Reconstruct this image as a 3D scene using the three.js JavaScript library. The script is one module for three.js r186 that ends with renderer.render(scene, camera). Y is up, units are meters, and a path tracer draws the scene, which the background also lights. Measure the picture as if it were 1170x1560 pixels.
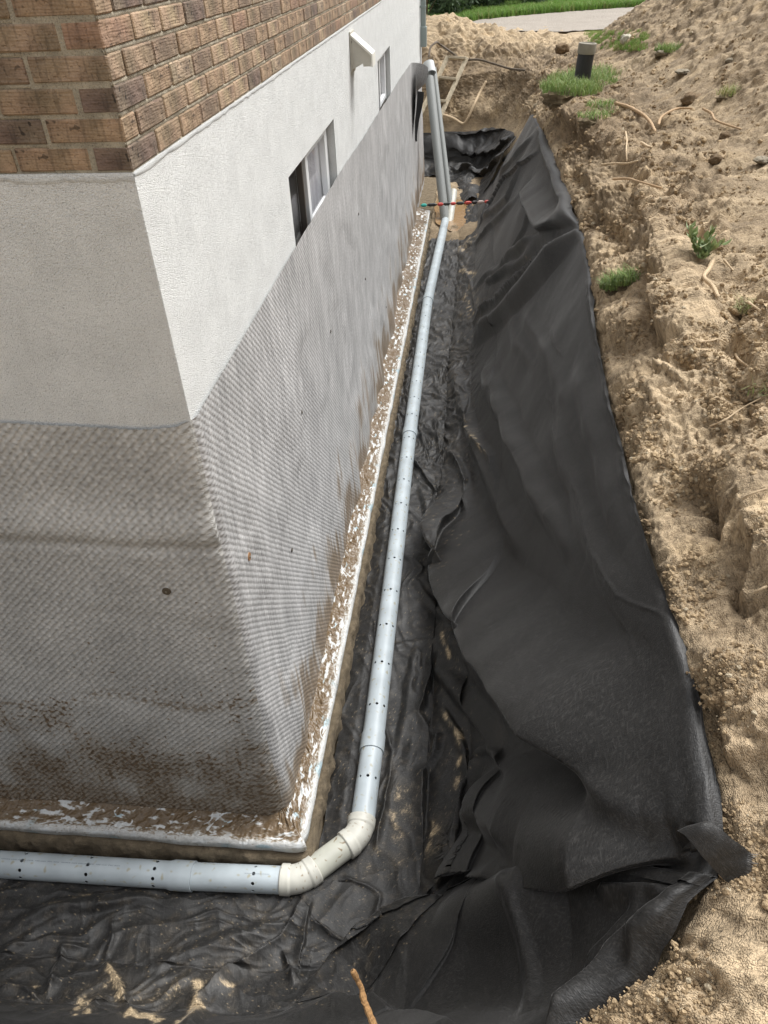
import * as THREE from 'three';
import { mergeGeometries, mergeVertices } from 'three/addons/utils/BufferGeometryUtils.js';
import { Brush, Evaluator, SUBTRACTION } from 'three-bvh-csg';
import { createNoise3D } from 'simplex-noise';

/* ------------------------------------------------------------------ camera, sky, sun, exposure */
const scene = new THREE.Scene();
const EYE = new THREE.Vector3(0.8371, 3.4846, 1.9041), FOV = 70.4967;
const RIGHT = new THREE.Vector3(0.99481254, -0.0352853, -0.09540946), UP = new THREE.Vector3(-0.03145652, 0.7852379, -0.61839463), BACK = new THREE.Vector3(0.09673936, 0.61818798, 0.78005456);
const camera = new THREE.PerspectiveCamera(FOV, 768 / 1024, 0.05, 600);
camera.quaternion.setFromRotationMatrix(new THREE.Matrix4().makeBasis(RIGHT, UP, BACK));
camera.position.copy(EYE);
scene.add(camera);

const SUN = new THREE.Vector3(0.43, 0.84, -0.33).normalize();
{ // even overcast, a little brighter overhead and towards the veiled sun
  const W = 256, H = 128, d = new Float32Array(W * H * 4), v = new THREE.Vector3();
  for (let j = 0; j < H; j++) for (let i = 0; i < W; i++) {
    const el = ((j + 0.5) / H - 0.5) * Math.PI, az = ((i + 0.5) / W - 0.5) * 2 * Math.PI;
    v.set(Math.cos(el) * Math.cos(az), Math.sin(el), Math.cos(el) * Math.sin(az));
    const a = Math.acos(Math.min(1, v.dot(SUN)));
    const l = 0.235 * (0.5 + 0.5 * Math.max(0, Math.sin(el))) + 0.46 * Math.exp(-Math.pow(a / 0.9, 2));
    d.set([l, l * 1.01, l * 1.045, 1], (j * W + i) * 4);
  }
  const t = new THREE.DataTexture(d, W, H, THREE.RGBAFormat, THREE.FloatType);
  t.mapping = THREE.EquirectangularReflectionMapping; t.magFilter = t.minFilter = THREE.LinearFilter; t.needsUpdate = true;
  scene.background = t; scene.environment = t;
}
const sun = new THREE.DirectionalLight(new THREE.Color(1, 0.985, 0.955), 1.5);
sun.position.copy(SUN).multiplyScalar(40).add(new THREE.Vector3(0, 0, -6)); sun.target.position.set(0, 0, -6);
sun.castShadow = true; sun.shadow.radius = 60; sun.shadow.mapSize.set(2048, 2048);
Object.assign(sun.shadow.camera, { left: -20, right: 20, top: 20, bottom: -20, near: 1, far: 100 });
scene.add(sun, sun.target);

const renderer = new THREE.WebGLRenderer({ antialias: true });
renderer.toneMapping = THREE.LinearToneMapping;
renderer.toneMappingExposure = 3.2;
renderer.shadowMap.enabled = true;

/* ------------------------------------------------------------------ small tools */
function rng(seed) { let a = seed >>> 0; return () => { a = (a + 0x6D2B79F5) | 0; let t = Math.imul(a ^ (a >>> 15), 1 | a); t = (t + Math.imul(t ^ (t >>> 7), 61 | t)) ^ t; return ((t ^ (t >>> 14)) >>> 0) / 4294967296; }; }
const n3 = createNoise3D(rng(7)), n3b = createNoise3D(rng(99));
const fbm = (x, y, z, o = 4, g = 0.5) => { let s = 0, a = 1, f = 1; for (let i = 0; i < o; i++) { s += a * n3(x * f, y * f, z * f + i * 7.3); a *= g; f *= 2.03; } return s; };
const clamp = (x, a = 0, b = 1) => Math.min(b, Math.max(a, x));
const smooth = (a, b, x) => { const t = clamp((x - a) / (b - a)); return t * t * (3 - 2 * t); };
const lerp = (a, b, t) => a + (b - a) * t;
const V = (x, y, z) => new THREE.Vector3(x, y, z);
const lin = (r, g, b) => new THREE.Color().setRGB(r, g, b);
// the photograph's frame, 1170 x 1560: where the sight line through a point of it runs
const FPX = 780 / Math.tan(FOV * Math.PI / 360);
const sight = (px, py) => V(0, 0, 0).addScaledVector(RIGHT, (px - 585) / FPX).addScaledVector(UP, -(py - 780) / FPX).sub(BACK);
const at = (px, py, depth) => EYE.clone().addScaledVector(sight(px, py), depth);
const onY = (px, py, y) => { const d = sight(px, py); return EYE.clone().addScaledVector(d, (y - EYE.y) / d.y); };
const onX = (px, py, x) => { const d = sight(px, py); return EYE.clone().addScaledVector(d, (x - EYE.x) / d.x); };
const onZ = (px, py, z) => { const d = sight(px, py); return EYE.clone().addScaledVector(d, (z - EYE.z) / d.z); };
const toPixel = (p) => { const q = p.clone().sub(EYE), w = -q.dot(BACK); return [585 + FPX * q.dot(RIGHT) / w, 780 - FPX * q.dot(UP) / w, w]; };

const used = {};
function numbered(n) { const k = used[n] = (used[n] ?? -1) + 1; return k ? `${n}_${String(k).padStart(3, '0')}` : n; }
function mesh(name, geo, mat, parent = scene) { const m = new THREE.Mesh(geo, mat); m.name = parent === scene ? numbered(name) : name; m.castShadow = m.receiveShadow = true; parent.add(m); return m; }
function group(name, parent = scene) { const g = new THREE.Group(); g.name = parent === scene ? numbered(name) : name; parent.add(g); return g; }
function tag(o, label, category, grp) { o.userData.label = label; o.userData.category = category; if (grp) o.userData.group = grp; return o; }
const structure = (o) => { o.userData.kind = 'structure'; return o; };
const stuff = (o) => { o.userData.kind = 'stuff'; return o; };
function grid(nu, nv, fn, colored) { // fn(i, j, out) fills out.p, out.uv, out.c
  const p = new Float32Array(nu * nv * 3), uv = new Float32Array(nu * nv * 2), c = colored ? new Float32Array(nu * nv * 3) : null, o = { p: V(0, 0, 0), uv: [0, 0], c: [1, 1, 1] };
  for (let j = 0; j < nv; j++) for (let i = 0; i < nu; i++) {
    fn(i, j, o); const k = j * nu + i; p[3 * k] = o.p.x; p[3 * k + 1] = o.p.y; p[3 * k + 2] = o.p.z; uv[2 * k] = o.uv[0]; uv[2 * k + 1] = o.uv[1];
    if (c) { c[3 * k] = o.c[0]; c[3 * k + 1] = o.c[1]; c[3 * k + 2] = o.c[2]; }
  }
  const idx = new Uint32Array((nu - 1) * (nv - 1) * 6); let q = 0;
  for (let j = 0; j < nv - 1; j++) for (let i = 0; i < nu - 1; i++) { const a = j * nu + i, b = a + 1, d = a + nu, e = d + 1; idx[q++] = a; idx[q++] = b; idx[q++] = d; idx[q++] = b; idx[q++] = e; idx[q++] = d; }
  const g = new THREE.BufferGeometry(); g.setAttribute('position', new THREE.BufferAttribute(p, 3)); g.setAttribute('uv', new THREE.BufferAttribute(uv, 2)); if (c) g.setAttribute('color', new THREE.BufferAttribute(c, 3));
  g.setIndex(new THREE.BufferAttribute(idx, 1)); g.computeVertexNormals(); return g;
}
function boxUV(g) { // uv in metres by the face's direction
  g = g.index ? g.toNonIndexed() : g; g.computeVertexNormals(); const p = g.attributes.position, n = g.attributes.normal, uv = new Float32Array(p.count * 2);
  for (let i = 0; i < p.count; i++) { const ax = Math.abs(n.getX(i)), ay = Math.abs(n.getY(i)), az = Math.abs(n.getZ(i)); const [a, b] = ax >= ay && ax >= az ? [p.getZ(i), p.getY(i)] : ay >= az ? [p.getX(i), p.getZ(i)] : [p.getX(i), p.getY(i)]; uv[2 * i] = a; uv[2 * i + 1] = b; }
  g.setAttribute('uv', new THREE.BufferAttribute(uv, 2)); return g;
}
function chamferBox(x0, x1, y0, y1, z0, z1, b) { // box with chamfered edges
  const lo = [x0, y0, z0], hi = [x1, y1, z1], pos = [], P = (s, k) => [0, 1, 2].map((a) => (s[a] > 0 ? hi[a] - (a === k ? 0 : b) : lo[a] + (a === k ? 0 : b)));
  const tri = (a, c, d, out) => { const u = [0, 1, 2].map((i) => c[i] - a[i]), w = [0, 1, 2].map((i) => d[i] - a[i]); const n = [u[1] * w[2] - u[2] * w[1], u[2] * w[0] - u[0] * w[2], u[0] * w[1] - u[1] * w[0]]; n[0] * out[0] + n[1] * out[1] + n[2] * out[2] > 0 ? pos.push(...a, ...c, ...d) : pos.push(...a, ...d, ...c); };
  const quad = (a, c, d, e, out) => { tri(a, c, d, out); tri(a, d, e, out); };
  for (let k = 0; k < 3; k++) for (const s of [-1, 1]) { const [i, j] = [(k + 1) % 3, (k + 2) % 3], q = (a, c) => { const t = [0, 0, 0]; t[k] = s; t[i] = a; t[j] = c; return P(t, k); }, o = [0, 0, 0]; o[k] = s; quad(q(-1, -1), q(1, -1), q(1, 1), q(-1, 1), o); }
  for (let k = 0; k < 3; k++) { const [i, j] = [(k + 1) % 3, (k + 2) % 3]; for (const a of [-1, 1]) for (const c of [-1, 1]) { const q = (e, f) => { const t = [0, 0, 0]; t[k] = e; t[i] = a; t[j] = c; return P(t, f); }, o = [0, 0, 0]; o[i] = a; o[j] = c; quad(q(-1, i), q(1, i), q(1, j), q(-1, j), o); } }
  for (const a of [-1, 1]) for (const c of [-1, 1]) for (const e of [-1, 1]) { const t = [a, c, e]; tri(P(t, 0), P(t, 1), P(t, 2), t); }
  const g = new THREE.BufferGeometry(); g.setAttribute('position', new THREE.BufferAttribute(new Float32Array(pos), 3)); return boxUV(g);
}
const box = (x0, x1, y0, y1, z0, z1, b = 0.003) => chamferBox(x0, x1, y0, y1, z0, z1, Math.min(b, (x1 - x0) / 3, (y1 - y0) / 3, (z1 - z0) / 3));
function taperTube(pts, r0, r1, seg = 40, rad = 7, wob = 0.15, seed = 1) {
  const c = new THREE.CatmullRomCurve3(pts), fr = c.computeFrenetFrames(seg, false);
  return mergeVertices(grid(rad + 1, seg + 1, (i, j, o) => {
    const t = j / seg, a = i / rad * 2 * Math.PI, q = c.getPointAt(t), r = lerp(r0, r1, t) * (1 + wob * n3(q.x * 40 + seed, q.y * 40, q.z * 40)) * (j === 0 || j === seg ? 0.3 : 1);
    o.p.copy(q).addScaledVector(fr.normals[j], Math.cos(a) * r).addScaledVector(fr.binormals[j], Math.sin(a) * r); o.uv = [i / rad * 0.05, t];
  }).deleteAttribute('normal'), 1e-5);
}
const finish = (g) => { g.computeVertexNormals(); return g; };

/* ------------------------------------------------------------------ textures: tiling noise, grain and wear */
const perm = new Uint8Array(512); { const r = rng(31), p = [...Array(256).keys()]; for (let i = 255; i > 0; i--) { const j = Math.floor(r() * (i + 1)); [p[i], p[j]] = [p[j], p[i]]; } for (let i = 0; i < 512; i++) perm[i] = p[i & 255]; }
const GX = [...Array(16).keys()].map((i) => Math.cos(i * Math.PI / 8)), GY = [...Array(16).keys()].map((i) => Math.sin(i * Math.PI / 8));
function pn(x, y, px, py, s = 0) { // gradient noise that repeats every px, py cells
  const xi = Math.floor(x), yi = Math.floor(y), fx = x - xi, fy = y - yi, u = fx * fx * fx * (fx * (fx * 6 - 15) + 10), v = fy * fy * fy * (fy * (fy * 6 - 15) + 10);
  const x0 = ((xi % px) + px) % px, x1 = (x0 + 1) % px, y0 = ((yi % py) + py) % py, y1 = (y0 + 1) % py;
  const g = (a, b, dx, dy) => { const h = perm[(perm[(a + s * 17) & 255] + b) & 255] & 15; return GX[h] * dx + GY[h] * dy; };
  return 1.5 * lerp(lerp(g(x0, y0, fx, fy), g(x1, y0, fx - 1, fy), u), lerp(g(x0, y1, fx, fy - 1), g(x1, y1, fx - 1, fy - 1), u), v);
}
const pfbm = (x, y, f, o = 4, s = 0, gx = 1) => { let r = 0, a = 1; for (let i = 0; i < o; i++) { r += a * pn(x * f * gx, y * f, f * gx, f, s + i); a *= 0.5; f *= 2; } return r; };
function tex(w, h, fn, srgb) { // fn(x, y in 0..1) -> grey or [r, g, b] in 0..1
  const d = new Uint8Array(w * h * 4);
  for (let j = 0; j < h; j++) for (let i = 0; i < w; i++) { const v = fn((i + 0.5) / w, (j + 0.5) / h), k = (j * w + i) * 4, a = typeof v === 'number' ? [v, v, v] : v; d[k] = 255 * clamp(a[0]); d[k + 1] = 255 * clamp(a[1]); d[k + 2] = 255 * clamp(a[2]); d[k + 3] = 255; }
  const t = new THREE.DataTexture(d, w, h); t.wrapS = t.wrapT = THREE.RepeatWrapping; t.magFilter = THREE.LinearFilter; t.minFilter = THREE.LinearMipmapLinearFilter; t.generateMipmaps = true;
  if (srgb) t.colorSpace = THREE.SRGBColorSpace; t.needsUpdate = true; return t;
}
const per = (t, x, y = x) => { const c = t.clone(); c.repeat.set(1 / x, 1 / y); c.needsUpdate = true; return c; }; // one tile every x, y metres of uv
const mix3 = (a, b, t) => [lerp(a[0], b[0], t), lerp(a[1], b[1], t), lerp(a[2], b[2], t)];

const T = {};
T.stuccoBump = tex(1024, 1024, (x, y) => { const w = 0.012 * pn(x * 40, y * 40, 40, 40, 3); return 0.5 + 0.34 * (1 - 2 * Math.abs(pn((x + w) * 70, (y + w) * 70, 70, 70, 1))) * 0.8 + 0.2 * pn(x * 150, y * 150, 150, 150, 2) + 0.1 * pn(x * 9, y * 9, 9, 9, 4); });
T.stuccoColor = tex(1024, 1024, (x, y) => { const v = 0.93 + 0.025 * pfbm(x, y, 4, 4, 5) + 0.05 * pn(x * 150, y * 150, 150, 150, 6) - 0.16 * smooth(0.42, 0.75, pn(x * 110, y * 110, 110, 110, 8)) - 0.02 * smooth(0.1, 0.9, pn(x * 14, y * 3, 14, 3, 7)); return [v, v * 0.995, v * 0.98]; }, true);
T.grain = tex(512, 512, (x, y) => 0.5 + 0.3 * pfbm(x, y, 16, 4, 9) + 0.2 * pn(x * 128, y * 128, 128, 128, 12));
T.brickBump = tex(512, 512, (x, y) => 0.55 + 0.28 * pfbm(x, y, 10, 4, 13) + 0.15 * pn(x * 6, y * 70, 6, 70, 14) - 0.4 * smooth(0.45, 0.7, pn(x * 30, y * 30, 30, 30, 15)));
T.brickColor = tex(512, 512, (x, y) => { const v = 0.84 + 0.14 * pfbm(x, y, 6, 4, 16) + 0.07 * pn(x * 90, y * 90, 90, 90, 17) - 0.3 * smooth(0.42, 0.7, pn(x * 30, y * 30, 30, 30, 15) * (0.6 + 0.9 * pn(x * 4, y * 4, 4, 4, 18)) + 0.06) - 0.1 * smooth(0.2, 0.6, pn(x * 40, y * 5, 40, 5, 41)); return [v, v * (0.97 + 0.03 * pn(x * 5, y * 5, 5, 5, 19)), v * 0.94]; }, true);
T.soilBump = tex(1024, 1024, (x, y) => 0.5 + 0.2 * pfbm(x, y, 12, 5, 20) + 0.16 * pn(x * 110, y * 110, 110, 110, 21) + 0.16 * smooth(0.3, 0.65, pn(x * 60, y * 60, 60, 60, 22)) - 0.12 * smooth(0.3, 0.7, pn(x * 36, y * 36, 36, 36, 25)));
T.soilColor = tex(1024, 1024, (x, y) => { const v = 0.86 + 0.1 * pfbm(x, y, 6, 5, 23) + 0.1 * pn(x * 200, y * 200, 200, 200, 24) + 0.1 * smooth(0.45, 0.7, pn(x * 90, y * 90, 90, 90, 26)) - 0.14 * smooth(0.35, 0.6, pn(x * 64, y * 64, 64, 64, 27)); return [v, v * 0.985, v * 0.95]; }, true);
T.clothBump = tex(1024, 1024, (x, y) => 0.5 + 0.2 * pn(x * 190, y * 90, 190, 90, 29) + 0.2 * pn(x * 90, y * 190, 90, 190, 30) + 0.15 * pn(x * 260, y * 260, 260, 260, 31));
T.clothColor = tex(1024, 1024, (x, y) => { const w = 0.03 * pn(x * 7, y * 7, 7, 7, 32), q = 0.03 * pn(x * 7, y * 7, 7, 7, 45), f1 = pn((x + w) * 96, (y + q) * 26, 96, 26, 34), f2 = pn((x + w) * 30, (y + q) * 100, 30, 100, 35), f3 = pn((x + y + w) * 64, (y - x + q) * 22, 64, 22, 46); const v = 0.62 + 0.07 * pfbm(x, y, 3, 5, 33) + 0.26 * smooth(0.25, 0.8, Math.max(f1, f2, f3)) - 0.12 * smooth(0.2, 0.7, -Math.min(f1, f2)) + 0.3 * smooth(0.55, 0.85, pn(x * 130, y * 130, 130, 130, 36)); return [v * 1.01, v, v * 0.985]; }, true);
// dimples of the membrane: two diagonal sets of ribs, one stronger, 8 x 8 cells to the tile
T.dimple = tex(512, 512, (x, y) => {
  const wx = 0.014 * pn(x * 8, y * 8, 8, 8, 38), X = (x + wx) * 8, Y = (y + 0.014 * pn(x * 8, y * 8, 8, 8, 39)) * 8;
  const a = 0.5 + 0.5 * Math.cos(2 * Math.PI * (X - Y)), b = 0.5 + 0.5 * Math.cos(2 * Math.PI * (X + Y));
  return 0.14 + 0.34 * a * a + 0.34 * Math.pow(a, 0.7) * b + 0.16 * pn(x * 64, y * 64, 64, 64, 40) + 0.08 * pn(x * 150, y * 60, 150, 60, 42);
});
T.dimpleFine = tex(512, 512, (x, y) => { const wx = 0.01 * pn(x * 8, y * 8, 8, 8, 38), X = (x + wx) * 8, Y = (y + 0.01 * pn(x * 8, y * 8, 8, 8, 39)) * 8, a = 0.5 + 0.5 * Math.cos(2 * Math.PI * (X - Y)), b = 0.5 + 0.5 * Math.cos(2 * Math.PI * (X + Y)); return 0.2 + 0.6 * Math.pow(a * b, 0.8) + 0.1 * a + 0.12 * pn(x * 64, y * 64, 64, 64, 40); });
const DP = 0.0325 * 8;

/* ------------------------------------------------------------------ materials */
const std = (o) => new THREE.MeshStandardMaterial(o);
const M = {};
M.stucco = std({ color: lin(0.825, 0.845, 0.855), map: per(T.stuccoColor, 0.55), bumpMap: per(T.stuccoBump, 0.38), bumpScale: 0.005, roughness: 0.95 });
M.mortar = std({ color: lin(0.52, 0.475, 0.39), map: per(T.soilColor, 0.3), bumpMap: per(T.grain, 0.1), bumpScale: 0.003, roughness: 1 });
const brickTones = [[0.405, 0.3, 0.205], [0.47, 0.365, 0.255], [0.35, 0.265, 0.185], [0.31, 0.235, 0.175], [0.39, 0.275, 0.19], [0.49, 0.4, 0.29], [0.25, 0.195, 0.155], [0.4, 0.305, 0.22], [0.43, 0.32, 0.22]];
M.brick = brickTones.map((c, i) => { const m = per(T.brickColor, 0.42), b = per(T.brickBump, 0.3); m.offset.set(i * 0.37, i * 0.61); b.offset.set(i * 0.21, i * 0.43); return std({ color: lin(...c), map: m, bumpMap: b, bumpScale: 0.005, roughness: 0.95 }); });
M.soil = std({ vertexColors: true, map: per(T.soilColor, 0.9), bumpMap: per(T.soilBump, 0.42), bumpScale: 0.018, roughness: 1 });
M.clod = std({ color: lin(0.25, 0.175, 0.105), map: per(T.soilColor, 0.25), bumpMap: per(T.soilBump, 0.25), bumpScale: 0.006, roughness: 1 });
M.stone = std({ color: lin(0.42, 0.37, 0.29), map: per(T.soilColor, 0.5), bumpMap: per(T.grain, 0.12), bumpScale: 0.004, roughness: 0.9 });
M.cloth = new THREE.MeshPhysicalMaterial({ vertexColors: true, map: per(T.clothColor, 0.62), bumpMap: per(T.clothBump, 0.7), bumpScale: 0.0016, roughness: 0.54, specularIntensity: 0.95, sheen: 1.0, sheenRoughness: 0.45, sheenColor: lin(0.26, 0.255, 0.25), side: THREE.DoubleSide });
M.pvc = std({ color: lin(0.45, 0.505, 0.535), map: per(tex(256, 256, (x, y) => { const v = 0.93 + 0.05 * pfbm(x, y, 4, 3, 50); return mix3([v, v, v], [0.78, 0.68, 0.5], 0.5 * smooth(0.5, 0.8, pn(x * 20, y * 20, 20, 20, 51))); }, true), 0.6), roughness: 0.42, bumpMap: per(T.grain, 0.3), bumpScale: 0.0004 });
M.elbow = std({ color: lin(0.6, 0.59, 0.55), map: per(tex(256, 256, (x, y) => { const v = 0.93 + 0.05 * pfbm(x, y, 4, 3, 52); return mix3([v, v, v * 0.98], [0.55, 0.44, 0.31], 0.7 * smooth(0.46, 0.8, pn(x * 16, y * 16, 16, 16, 53) + 0.25 * pn(x * 3, y * 3, 3, 3, 54))); }, true), 0.35), roughness: 0.5 });
M.greyPipe = std({ color: lin(0.32, 0.34, 0.34), map: per(T.stuccoColor, 0.8), roughness: 0.5 });
M.ink = std({ color: lin(0.2, 0.22, 0.25), roughness: 0.8 });
M.white = std({ color: lin(0.72, 0.73, 0.73), roughness: 0.4 });
M.hood = std({ color: lin(0.62, 0.6, 0.54), roughness: 0.45, map: per(T.stuccoColor, 0.3) });
M.dark = std({ color: lin(0.012, 0.012, 0.013), roughness: 0.7 });
M.blackPlastic = std({ color: lin(0.018, 0.019, 0.021), roughness: 0.55, bumpMap: per(T.grain, 0.2), bumpScale: 0.002 });
M.frameDark = std({ color: lin(0.07, 0.06, 0.05), roughness: 0.5 });
M.glass = new THREE.MeshPhysicalMaterial({ color: 0xffffff, transmission: 1, thickness: 0, roughness: 0.03, ior: 1.5 });
M.curtain = std({ color: lin(0.68, 0.68, 0.72), roughness: 0.9 });
M.wood = std({ color: lin(0.66, 0.58, 0.45), roughness: 0.85, bumpMap: per(T.grain, 0.2), bumpScale: 0.002, map: per(T.soilColor, 0.4) });
M.root = std({ color: lin(0.42, 0.29, 0.17), roughness: 0.9, bumpMap: per(T.grain, 0.1), bumpScale: 0.002 });
M.rootPale = std({ color: lin(0.55, 0.42, 0.27), roughness: 0.9, bumpMap: per(T.grain, 0.1), bumpScale: 0.002 });
M.rootOrange = std({ color: lin(0.62, 0.36, 0.16), roughness: 0.8, map: per(T.soilColor, 0.15), bumpMap: per(T.grain, 0.06), bumpScale: 0.003 });
M.cable = std({ color: lin(0.1, 0.075, 0.05), roughness: 0.8 });
M.concrete = std({ color: lin(0.29, 0.235, 0.165), map: per(T.soilColor, 0.3), bumpMap: per(T.soilBump, 0.25), bumpScale: 0.016, roughness: 1 });
M.roof = std({ color: lin(0.1, 0.095, 0.09), roughness: 0.95 });

/* ------------------------------------------------------------------ the trench: one chart (u along it, v across) that ground and cloth share */
// v: 0 foot of the house, 1 toe of the bank, 2 top edge of the cloth, 3 lip of the bank, 4 grade, 5 far off
const SEC = [
  { I: [-40, -0.2, -13.25], T: [-40, -0.1, -13.9], E: [-40, 0.7, -14.3], L: [-40, 1.55, -14.8], o: [0, -1] },
  { I: [-3, -0.2, -13.25], T: [-3, -0.1, -13.9], E: [-3, 0.7, -14.3], L: [-3, 1.55, -14.8], o: [0, -1] },
  { I: [0, -0.2, -13.25], T: [0.1, -0.1, -13.9], E: [0.1, 0.65, -14.3], L: [0.1, 1.5, -15.0], o: [0.05, -1] },
  { I: [0.2, -0.2, -13.2], T: [0.95, -0.1, -13.6], E: [1.35, 0.7, -14.1], L: [1.6, 1.6, -14.9], o: [0.6, -1] },
  { I: [0.24, -0.2, -13.0], T: [1.15, -0.1, -12.6], E: [1.9, 1.0, -12.4], L: [2.35, 1.75, -12.4], o: [1, -0.3] },
  { I: [0.26, -0.2, -10], T: [1.05, -0.15, -10], E: [1.8, 1.45, -10], L: [2.2, 1.9, -10], o: [1, 0] },
  { I: [0.22, -0.2, -7], T: [1.0, -0.17, -7], E: [1.78, 1.6, -7], L: [2.15, 1.95, -7], o: [1, 0] },
  { I: [0.2, -0.2, -3.9], T: [0.98, -0.18, -3.9], E: [1.74, 1.68, -3.9], L: [2.2, 1.98, -3.9], o: [1, 0] },
  { I: [0.19, -0.2, -1.5], T: [1.0, -0.18, -1.5], E: [1.62, 1.58, -1.5], L: [2.2, 1.95, -1.5], o: [1, 0] },
  { I: [0.19, -0.2, -0.2], T: [1.0, -0.18, -0.1], E: [1.6, 1.61, 0], L: [2.25, 1.9, 0], o: [1, 0] },
  { I: [0.19, -0.2, 0.1], T: [0.98, -0.18, 0.35], E: [1.64, 1.46, 0.7], L: [2.3, 1.75, 0.75], o: [1, 0.15] },
  { I: [0.18, -0.2, 0.19], T: [0.78, -0.16, 0.68], E: [1.45, 1.2, 1.02], L: [2.0, 1.5, 1.4], o: [1, 0.8] },
  { I: [0.1, -0.2, 0.2], T: [0.4, -0.15, 0.86], E: [0.9, 1.0, 1.24], L: [1.25, 1.6, 1.8], o: [0.4, 1] },
  { I: [-0.5, -0.2, 0.2], T: [-0.45, -0.15, 0.95], E: [-0.4, 0.95, 1.35], L: [-0.4, 1.65, 1.8], o: [0, 1] },
  { I: [-3, -0.2, 0.2], T: [-3, -0.15, 1.0], E: [-3, 1.0, 1.4], L: [-3, 1.7, 1.8], o: [0, 1] },
  { I: [-40, -0.2, 0.2], T: [-40, -0.15, 1.0], E: [-40, 1.0, 1.4], L: [-40, 1.7, 1.8], o: [0, 1] },
];
{ let u = 0; SEC.forEach((s, i) => { if (i) { const p = SEC[i - 1]; u += 0.5 * (Math.hypot(s.E[0] - p.E[0], s.E[2] - p.E[2]) + Math.hypot(s.T[0] - p.T[0], s.T[2] - p.T[2])); } s.u = u; }); }
const UMAX = SEC[SEC.length - 1].u;
const SECTIONS = new Map();
function section(u) { const k = Math.round(u * 500); let s = SECTIONS.get(k); if (!s) SECTIONS.set(k, s = sectionAt(k / 500)); return s; }
function sectionAt(u) {
  let i = 0; while (i < SEC.length - 2 && u > SEC[i + 1].u) i++;
  const a = SEC[i], b = SEC[i + 1], p = SEC[i - 1] ?? a, q = SEC[i + 2] ?? b, h = b.u - a.u, t = clamp((u - a.u) / h), t2 = t * t, t3 = t2 * t, out = {};
  for (const k of ['I', 'T', 'E', 'L', 'o']) out[k] = a[k].map((y, c) => {
    const s = (b[k][c] - y) / h, ma = p === a ? s : lim((y - p[k][c]) / (a.u - p.u), s), mb = q === b ? s : lim(s, (q[k][c] - b[k][c]) / (q.u - b.u));
    return (2 * t3 - 3 * t2 + 1) * y + (t3 - 2 * t2 + t) * h * ma + (3 * t2 - 2 * t3) * b[k][c] + (t3 - t2) * h * mb;
  });
  return out;
}
function lim(a, b) { return a * b <= 0 ? 0 : 2 * a * b / (a + b); }
const pileAt = (x, z) => { const s = x - 3.0 - 0.12 * (z + 6) * (z < -6 ? 0.35 : 0) ; const e = smooth(-16.8, -12.2, z + 0.5 * n3(x * 0.5, 1, 2)); const r = Math.max(0, s) * 0.76; return Math.min(r, 3.0 + 0.2 * (s - 4) * (s > 4 ? -1 : 0)) * e * (x > 12 ? smooth(18, 12, x) : 1); };
function gradeAt(x, z, flat) {
  let y = 1.95 - 0.4 * smooth(8, 20, -z) - 0.2 * smooth(0.5, 4, z);
  if (flat) return y;
  y += pileAt(x, z);
  y += 0.62 * Math.exp(-(((x - 0.1) / 1.15) ** 2 + ((z + 17.6) / 1.5) ** 2)) + 0.25 * Math.exp(-(((x - 1.4) / 0.7) ** 2 + ((z + 16.6) / 1.0) ** 2));
  return y;
}
const profile = (s, v, o) => {
  const seg = (A, B, t) => o.set(lerp(A[0], B[0], t), lerp(A[1], B[1], t), lerp(A[2], B[2], t));
  if (v < 1) return seg(s.I, s.T, v); if (v < 2) return seg(s.T, s.E, v - 1); if (v <= 3) return seg(s.E, s.L, v - 2);
  const l = Math.hypot(...s.o), d = v <= 4 ? (v - 3) * 5 : 5 + 115 * Math.pow(v - 4, 2.2), x = s.L[0] + s.o[0] / l * d, z = s.L[2] + s.o[1] / l * d;
  return o.set(x, lerp(s.L[1], gradeAt(x, z), smooth(0, 1.2, d)), z);
};
const _a = V(0, 0, 0), _b = V(0, 0, 0);
function surf(s, v, o) { // section s, rounded at the toe and the lip
  profile(s, v, o); if (v < 0.15 || v > 3.6) return o;
  const w = v < 1.5 ? 0.14 + 0.2 * smooth(0.4, 0.8, v) * smooth(1.5, 1.2, v) : v < 2.3 ? 0.06 : 0.18; profile(s, v - w, _a); profile(s, v + w, _b);
  return o.multiplyScalar(0.5).addScaledVector(_a, 0.25).addScaledVector(_b, 0.25);
}
const S = (u, v) => surf(section(u), v, V(0, 0, 0));
const uAtZ = (z) => { let a = SEC[4].u, b = SEC[9].u; for (let i = 0; i < 30; i++) { const m = (a + b) / 2; section(m).T[2] < z ? a = m : b = m; } return a; };
const uAtX = (x) => { let a = SEC[12].u, b = SEC[15].u; for (let i = 0; i < 30; i++) { const m = (a + b) / 2; section(m).T[0] > x ? a = m : b = m; } return a; };
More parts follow.
